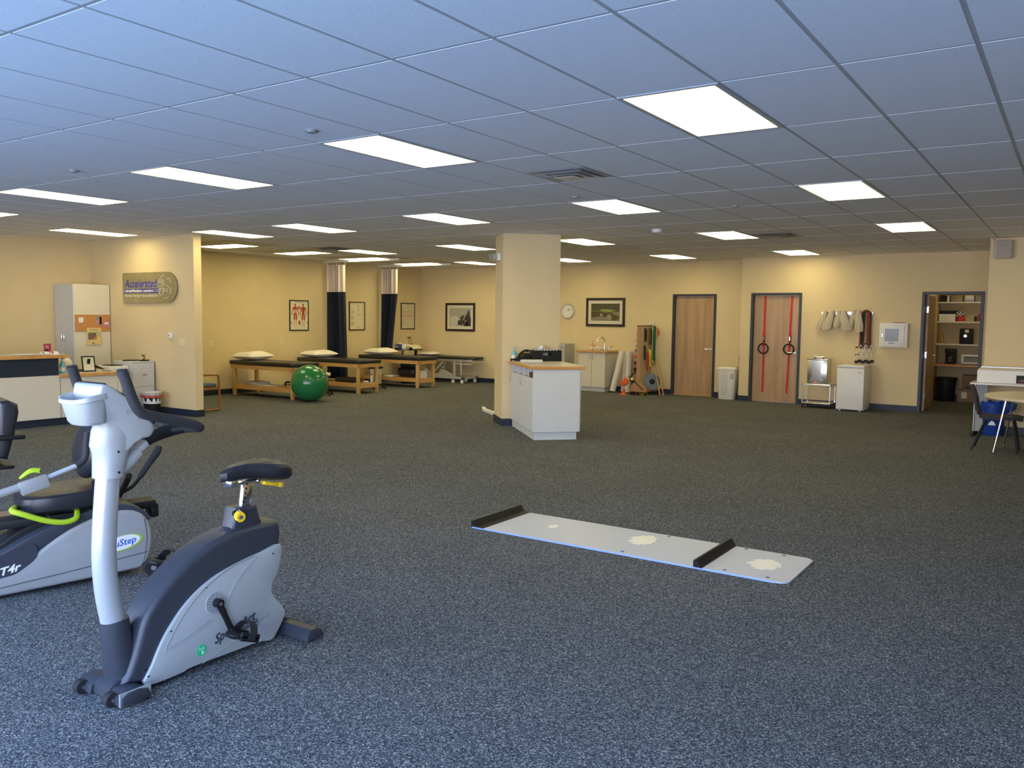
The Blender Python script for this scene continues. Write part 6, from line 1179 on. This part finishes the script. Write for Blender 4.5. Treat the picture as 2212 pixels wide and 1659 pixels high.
for i, (dx, m_) in enumerate(((-0.085, DRED), (-0.055, BLK), (-0.03, C('dark_green', .01, .03, .01)), (0.035, DRED), (0.06, RED if False else C('strap_red', .30, .04, .02)), (0.085, C('dark_olive', .03, .03, .01)))):
    sb.part('strap', MB(m_).tube([(dx*1.15, 0.0, 0.28), (dx, -0.01, 0.6), (dx*0.95, -0.01, 0.85), (dx*0.75, -0.015, 0.96), (0, -0.02, 1.0)], [0.012, 0.016, 0.018, 0.018, 0.016], n=8, sub=4))
rg = random.Random(8)
for k in range(9):
    x_ = -0.13+0.032*k; z_ = 0.02+0.10*(k % 3); sb.part('white_loop', MB(WHITE).tube([(x_-0.03, -0.03, z_), (x_-0.02, -0.05, z_+0.09), (x_+0.01, -0.055, z_+0.13), (x_+0.035, -0.04, z_+0.07), (x_+0.03, -0.03, z_)], 0.006, n=7, sub=3))
for k in range(6): x_ = -0.13+0.055*k; sb.part('cuff', MB(BLK).box(x_-0.03, x_+0.03, -0.06, -0.01, 0.0+0.02*(k % 2), 0.055+0.02*(k % 2), 0.012, 2))
for x_, z_ in ((-0.13, 0.30), (0.0, 0.37), (-0.13, 0.16)): sb.part('cuff', MB(DRED).cyl((x_-0.03, -0.03, z_), (x_+0.03, -0.03, z_+0.01), 0.014, n=10))
AE = Thing('defibrillator_cabinet', 'square white wall cabinet with a small window right of the hanging straps', 'wall cabinet', (-3.07, YR, 1.18))
AE.part('box', MB(WHITE).box(0, 0.48, -0.14, 0, 0, 0.45, 0.006, 2)); d = AE.part('door', MB(WHITE).box(0.03, 0.43, -0.155, -0.14, 0.02, 0.42, 0.006, 2)); AE.part('window', MB(mat('dark_glass', (0.02, 0.03, 0.04), 0.12, spec=0.35)).box(0.10, 0.33, -0.158, -0.155, 0.115, 0.34, 0.002, 1), d)
AE.part('lettering', MB(C('aed_blue', .03, .12, .5)).text('ZOLL', 0.045, (0.165, -0.1565, 0.065), X, Z, 0.0, width=0.10, bold=0.001), d); AE.part('latch', MB(CHROME).box(0.05, 0.062, -0.165, -0.155, 0.19, 0.25, 0.002, 1), d); AE.part('alarm', MB(DRED).box(0.22, 0.42, -0.10, -0.04, 0.45, 0.462, 0.003, 1))

# ================================================================ CLOSET
SHZ = (2.085, 1.675, 1.205)
for i, z in enumerate(SHZ): single('closet_shelf', MB(LAMC).box(-2.50, -1.45, 19.88, 20.30, z-0.032, z, 0.002, 1), ('top', 'second', 'third')[i]+' pale shelf in the open closet', 'shelf', group='closet shelves') 
single('closet_counter', MB(TRIMW).box(-2.50, -1.45, 19.72, 20.30, 0.735, 0.778, 0.003, 1), 'wooden-edged counter in the open closet', 'counter')
cy0 = 20.0
def cbox(name, x0, x1, z0, z1, m_, lab, cat='box', d=0.2, lid=None, y=None):
    yy = y if y is not None else cy0
    t = Thing(name, lab, cat, ((x0+x1)/2, yy, z0)); w_ = (x1-x0)/2; t.part('carton', MB(m_).box(-w_, w_, -d/2, d/2, 0, z1-z0, 0.003, 1))
    if lid: t.part('lid', MB(lid).box(-w_-0.004, w_+0.004, -d/2-0.004, d/2+0.004, (z1-z0)*0.72, (z1-z0)+0.003, 0.003, 1))
    return t
cbox('binder', -2.46, -2.36, 2.085, 2.22, BLK, 'black binder standing on the top closet shelf', 'binder'); cbox('binder', -2.33, -2.29, 2.085, 2.21, PAPER, 'white binder standing on the top closet shelf', 'binder')
cbox('storage_box', -2.26, -2.04, 2.085, 2.23, OLIVE, 'olive brown box on the top closet shelf'); t = cbox('storage_box', -1.995, -1.83, 2.085, 2.215, PAPER, 'white and lilac box on the top closet shelf'); t.part('stripe', MB(C('lilac', .4, .35, .55)).box(-0.083, 0.083, -0.102, -0.1, 0.0, 0.05)); cbox('storage_box', -1.81, -1.68, 2.085, 2.21, GREY, 'grey box at the right of the top closet shelf')
cbox('shoe_box', -2.47, -2.16, 1.675, 1.825, PAPER, 'white shoe box on the second closet shelf', lid=WHITE); cbox('storage_box', -2.49, -2.13, 1.675, 1.90, BLK, 'black box behind the white shoe box', y=20.2, d=0.18)
t = Thing('gift_bag', 'red bag with black and white checked top on the second closet shelf', 'bag', (-2.06, 20.0, 1.675)); t.part('body', MB(C('bag_red', .6, .02, .01)).prism([(-0.06, 0), (0.07, 0), (0.06, 0.11), (-0.07, 0.11)], 'y', -0.06, 0.06, bev=0.01)); ck = MB(PAPER).box(-0.09, 0.04, -0.05, 0.05, 0.10, 0.20, 0.02, 2).use(BLK)
for a in range(4):
    for b in range(3):
        if (a+b) % 2: ck.box(-0.085+0.03*a, -0.055+0.03*a, -0.053, -0.049, 0.11+0.028*b, 0.138+0.028*b)
t.part('checked_scarf', ck); t.part('handle', MB(GREY).tube([(-0.05, 0, 0.19), (-0.03, 0, 0.28), (0.03, 0, 0.30), (0.05, 0, 0.2)], 0.006, n=8, sub=3)); t.part('handle', MB(BELT).tube([(0.03, 0, 0.20), (0.09, 0, 0.17), (0.10, 0, 0.10)], 0.014, n=8, sub=3))
cbox('can', -1.82, -1.77, 1.675, 1.78, BLK, 'black canister at the right of the second closet shelf', 'canister', 0.05); cbox('storage_box', -1.75, -1.66, 1.675, 1.83, DRED, 'dark red box at the right of the second closet shelf')
t = Thing('coffee_machine', 'black boxy machine with a white label on the third closet shelf', 'appliance', (-1.945, 20.0, 1.205)); t.part('body', MB(BLK).box(-0.12, 0.12, -0.11, 0.11, 0, 0.32, 0.015, 2)); t.part('label', MB(PAPER).box(-0.02, 0.05, -0.113, -0.11, 0.24, 0.30)); t.part('dial', MB(CHROME).cyl((-0.01, -0.11, 0.17), (-0.01, -0.125, 0.17), 0.028, n=18))
single('yellow_folder', MB(C('folder_yellow', .6, .36, .04)).box(-0.008, 0.008, -0.12, 0.12, 0, 0.24, M=Matrix.Rotation(-0.22, 4, 'Y')), 'yellow folder leaning at the left of the third closet shelf', 'folder', (-2.37, 20.02, 1.21))
t = Thing('coffee_maker', 'black drip coffee maker on the closet counter', 'coffee maker', (-2.22, 19.98, 0.778)); t.part('body', MB(BLK).box(-0.10, 0.10, 0.02, 0.12, 0, 0.32, 0.012, 2).box(-0.10, 0.10, -0.12, 0.12, 0.24, 0.32, 0.012, 2).box(-0.10, 0.10, -0.12, 0.12, 0, 0.03, 0.006, 1)); t.part('carafe', MB(mat('carafe_glass', (0.05, 0.04, 0.035), 0.06, spec=0.9)).lathe([(0.05, 0.03), (0.07, 0.05), (0.065, 0.12), (0.045, 0.15)], (0, -0.05, 0), n=20))
t = Thing('toaster_oven', 'white toaster oven on the closet counter', 'toaster oven', (-1.82, 19.98, 0.778)); t.part('case', MB(WHITE).box(-0.19, 0.19, -0.12, 0.12, 0.01, 0.215, 0.012, 2)); t.part('glass_door', MB(GREY).box(-0.14, 0.14, -0.124, -0.12, 0.055, 0.155, 0.002, 1)); t.part('handle', MB(BLK).box(-0.14, 0.14, -0.14, -0.124, 0.155, 0.168, 0.003, 1))
t = Thing('trash_bin', 'large black bin on the closet floor', 'waste bin', (-2.27, 19.86, 0)); t.part('bin', MB(C('navy_black', .015, .018, .03, .4)).lathe([(0.155, 0), (0.16, 0.01), (0.20, 0.49), (0.19, 0.49), (0.15, 0.02)], n=28)); t.part('liner', MB(BLK).lathe([(0.203, 0.42), (0.207, 0.50), (0.19, 0.50)], n=28))
t = cbox('cardboard_box', -2.04, -1.60, 0.0, 0.255, CARD, 'lower cardboard box with white label on the closet floor', d=0.34, y=19.93); t.part('label', MB(PAPER).box(-0.14, -0.04, -0.173, -0.17, 0.08, 0.21))
t = cbox('cardboard_box', -1.96, -1.58, 0.258, 0.56, C('card_dark', .20, .12, .07), 'upper darker cardboard box stacked in the closet', d=0.32, y=19.95); t.part('print', MB(BLK).box(-0.12, 0.02, -0.163, -0.16, 0.03, 0.06))
t = Thing('closet_fill_light', 'small rectangular light panel added out of view inside the closet', 'ceiling light', (-2.05, 18.6, 2.6)); t.part('frame', MB(WHITE).box(0, 0.30, 0, 0.60, -0.02, 0, 0.003, 1)); t.part('diffuser', MB(DIFF).box(0.015, 0.285, 0.015, 0.585, -0.026, -0.0205))  # unseen glowing panel, added to brighten the closet interior

# ================================================================ KITCHENETTE CORNER
WT = Thing('side_table', 'white-topped table with silver end leg against the right wall', 'table', (-1.265, 13.86, 0))
WT.part('table_top', MB(C('tan_laminate', .55, .42, .26, .45)).box(0, 2.6, 0, 0.64, 0.760, 0.782, 0.002, 1).use(WHITE).box(-0.003, 2.603, -0.003, 0.0, 0.758, 0.784).box(-0.003, 0.0, 0, 0.64, 0.758, 0.784))
for x_ in (0.045, 2.45): WT.part('leg', MB(SILVD).box(x_, x_+0.16, 0.28, 0.31, 0.05, 0.76, 0.004, 1).use(SILVP).box(x_-0.01, x_+0.005, 0.25, 0.34, 0.05, 0.76, 0.004, 1)); WT.part('foot', MB(BLK).box(x_-0.02, x_+0.03, 0.02, 0.60, 0, 0.05, 0.01, 2))
DB = Thing('display_case', 'long white case with a dark picture panel lying on the side table', 'case', (-1.19, 13.93, 0.784))
DB.part('case', MB(WHITE).box(0, 1.9, 0, 0.45, 0, 0.185, 0.004, 1)); DB.part('lid', MB(LAMC).box(0.0, 1.9, 0.10, 0.55, 0.187, 0.197, 0.002, 1).use(SILVP).box(0, 1.9, 0.545, 0.56, 0.187, 0.215, 0.002, 1)); DB.part('picture_panel', MB(C('plum', .05, .01, .03)).box(0.49, 0.80, -0.003, 0, 0.01, 0.125).use(BLK).box(0.50, 0.79, -0.005, -0.003, 0.02, 0.115).use(C('menu_brown', .20, .08, .04)).ell((0.56, -0.0055, 0.05), (0.035, 0.001, 0.02), 14, 8).use(PAPER).box(0.60, 0.68, -0.006, -0.005, 0.09, 0.10).box(0.62, 0.70, -0.006, -0.005, 0.03, 0.045))
SP = Thing('wall_speaker', 'white box speaker high on the right wall', 'speaker', (-1.10, YF, 2.60)); SP.part('case', MB(C('speaker_white', .46, .42, .36)).box(0, 0.235, -0.13, 0, 0, 0.265, 0.012, 2)); SP.part('grille', MB(C('grille_grey', .37, .33, .28)).box(0.04, 0.225, -0.138, -0.13, 0.015, 0.25, 0.006, 1)); SP.part('cable', MB(DRED).tube([(0.02, -0.02, 0.26), (-0.01, -0.02, 0.28), (0.0, -0.01, 0.305)], 0.003, n=6, sub=3))
RB = Thing('recycling_bin', 'blue recycling bin with a blue bag under the side table', 'recycling bin', (-0.98, 14.22, 0))
RB.part('bin', MB(BLUE).lathe([(0.135, 0), (0.14, 0.01), (0.165, 0.45), (0.155, 0.45), (0.13, 0.02)], n=28)); RB.part('symbol', MB(WHITE).prism([(-0.05, 0.16), (0.05, 0.16), (0.03, 0.20), (0.0, 0.23), (-0.03, 0.20)], 'y', -0.152, -0.148).box(-0.09, -0.06, -0.14, -0.135, 0.26, 0.27)); bgm = MB(BLUEB); n = 40
bgm.sheet([[(r_*math.cos(2*math.pi*k/n)*(1+0.06*math.sin(k*1.3+j))+(0.10 if r_ > 0.18 and math.cos(2*math.pi*k/n) > 0.8 else 0)*1.0, r_*0.8*math.sin(2*math.pi*k/n), z_+0.012*math.sin(k*2.1+j)) for k in range(n+1)] for j, (r_, z_) in enumerate(((0.15, 0.44), (0.165, 0.50), (0.19, 0.47), (0.185, 0.40), (0.175, 0.33)))], 0.002, (0, 0, 1)); RB.part('bag', bgm)
RT = Thing('round_table', 'round pale dining table on thin chrome legs at the right edge', 'table', (-0.05, 12.38, 0))
RT.part('table_top', MB(C('table_cream', .66, .58, .40, .35)).lathe([(0.905, 0.712), (0.91, 0.716), (0.91, 0.738), (0.905, 0.742), (0.0, 0.742)], n=72)); RT.part('apron', MB(BLK).lathe([(0.40, 0.69), (0.40, 0.712)], n=40).box(-0.5, 0.5, -0.03, 0.03, 0.68, 0.71).box(-0.03, 0.03, -0.5, 0.5, 0.68, 0.71))
for a in (206, 146, 30, -30):
    c_, s_ = math.cos(math.radians(a)), math.sin(math.radians(a)); lg_ = MB(CHROME).cyl((0.72*c_, 0.72*s_, 0.71), (0.84*c_, 0.84*s_, 0.04), 0.016, 0.011, n=14).use(CHROME).cyl((0.84*c_, 0.84*s_, 0), (0.84*c_, 0.84*s_, 0.04), 0.018, n=12); lg_.use(BLK).box(0.66*c_-0.04, 0.66*c_+0.06, 0.66*s_-0.04, 0.66*s_+0.04, 0.69, 0.712); RT.part('leg', lg_)
KC = Thing('dining_chair', 'black molded chair tucked under the round table', 'chair', (-0.80, 12.56, 0))
bk_ = MB(BLK); rows = []
for (x_, z_, w_) in ((0.27, 0.425, 0.19), (0.20, 0.44, 0.21), (0.0, 0.43, 0.215), (-0.14, 0.42, 0.21), (-0.21, 0.45, 0.205), (-0.235, 0.55, 0.205), (-0.26, 0.68, 0.20), (-0.30, 0.80, 0.185), (-0.315, 0.835, 0.15)):
    rows.append([(x_-0.02*(1-(2*k/12-1)**2)*(1 if z_ > 0.45 else 0), w_*(2*k/12-1), z_+0.02*(2*k/12-1)**2*(1 if z_ < 0.46 else 0)) for k in range(13)])
bk_.sheet(rows[:5], 0.035, (0, 0, 1)); KC.part('seat', bk_); KC.part('backrest', MB(BLK).sheet(rows[4:], 0.022, (1, 0, 0)))
for x_, xf, ys in ((-0.13, -0.28, 1), (-0.13, -0.28, -1), (0.17, 0.24, 1), (0.17, 0.24, -1)): KC.part('leg', MB(BLK).tube([(x_, 0.14*ys, 0.41), (x_+(xf-x_)*0.3, 0.17*ys, 0.30), (xf, 0.21*ys, 0.0)], 0.012, n=10))
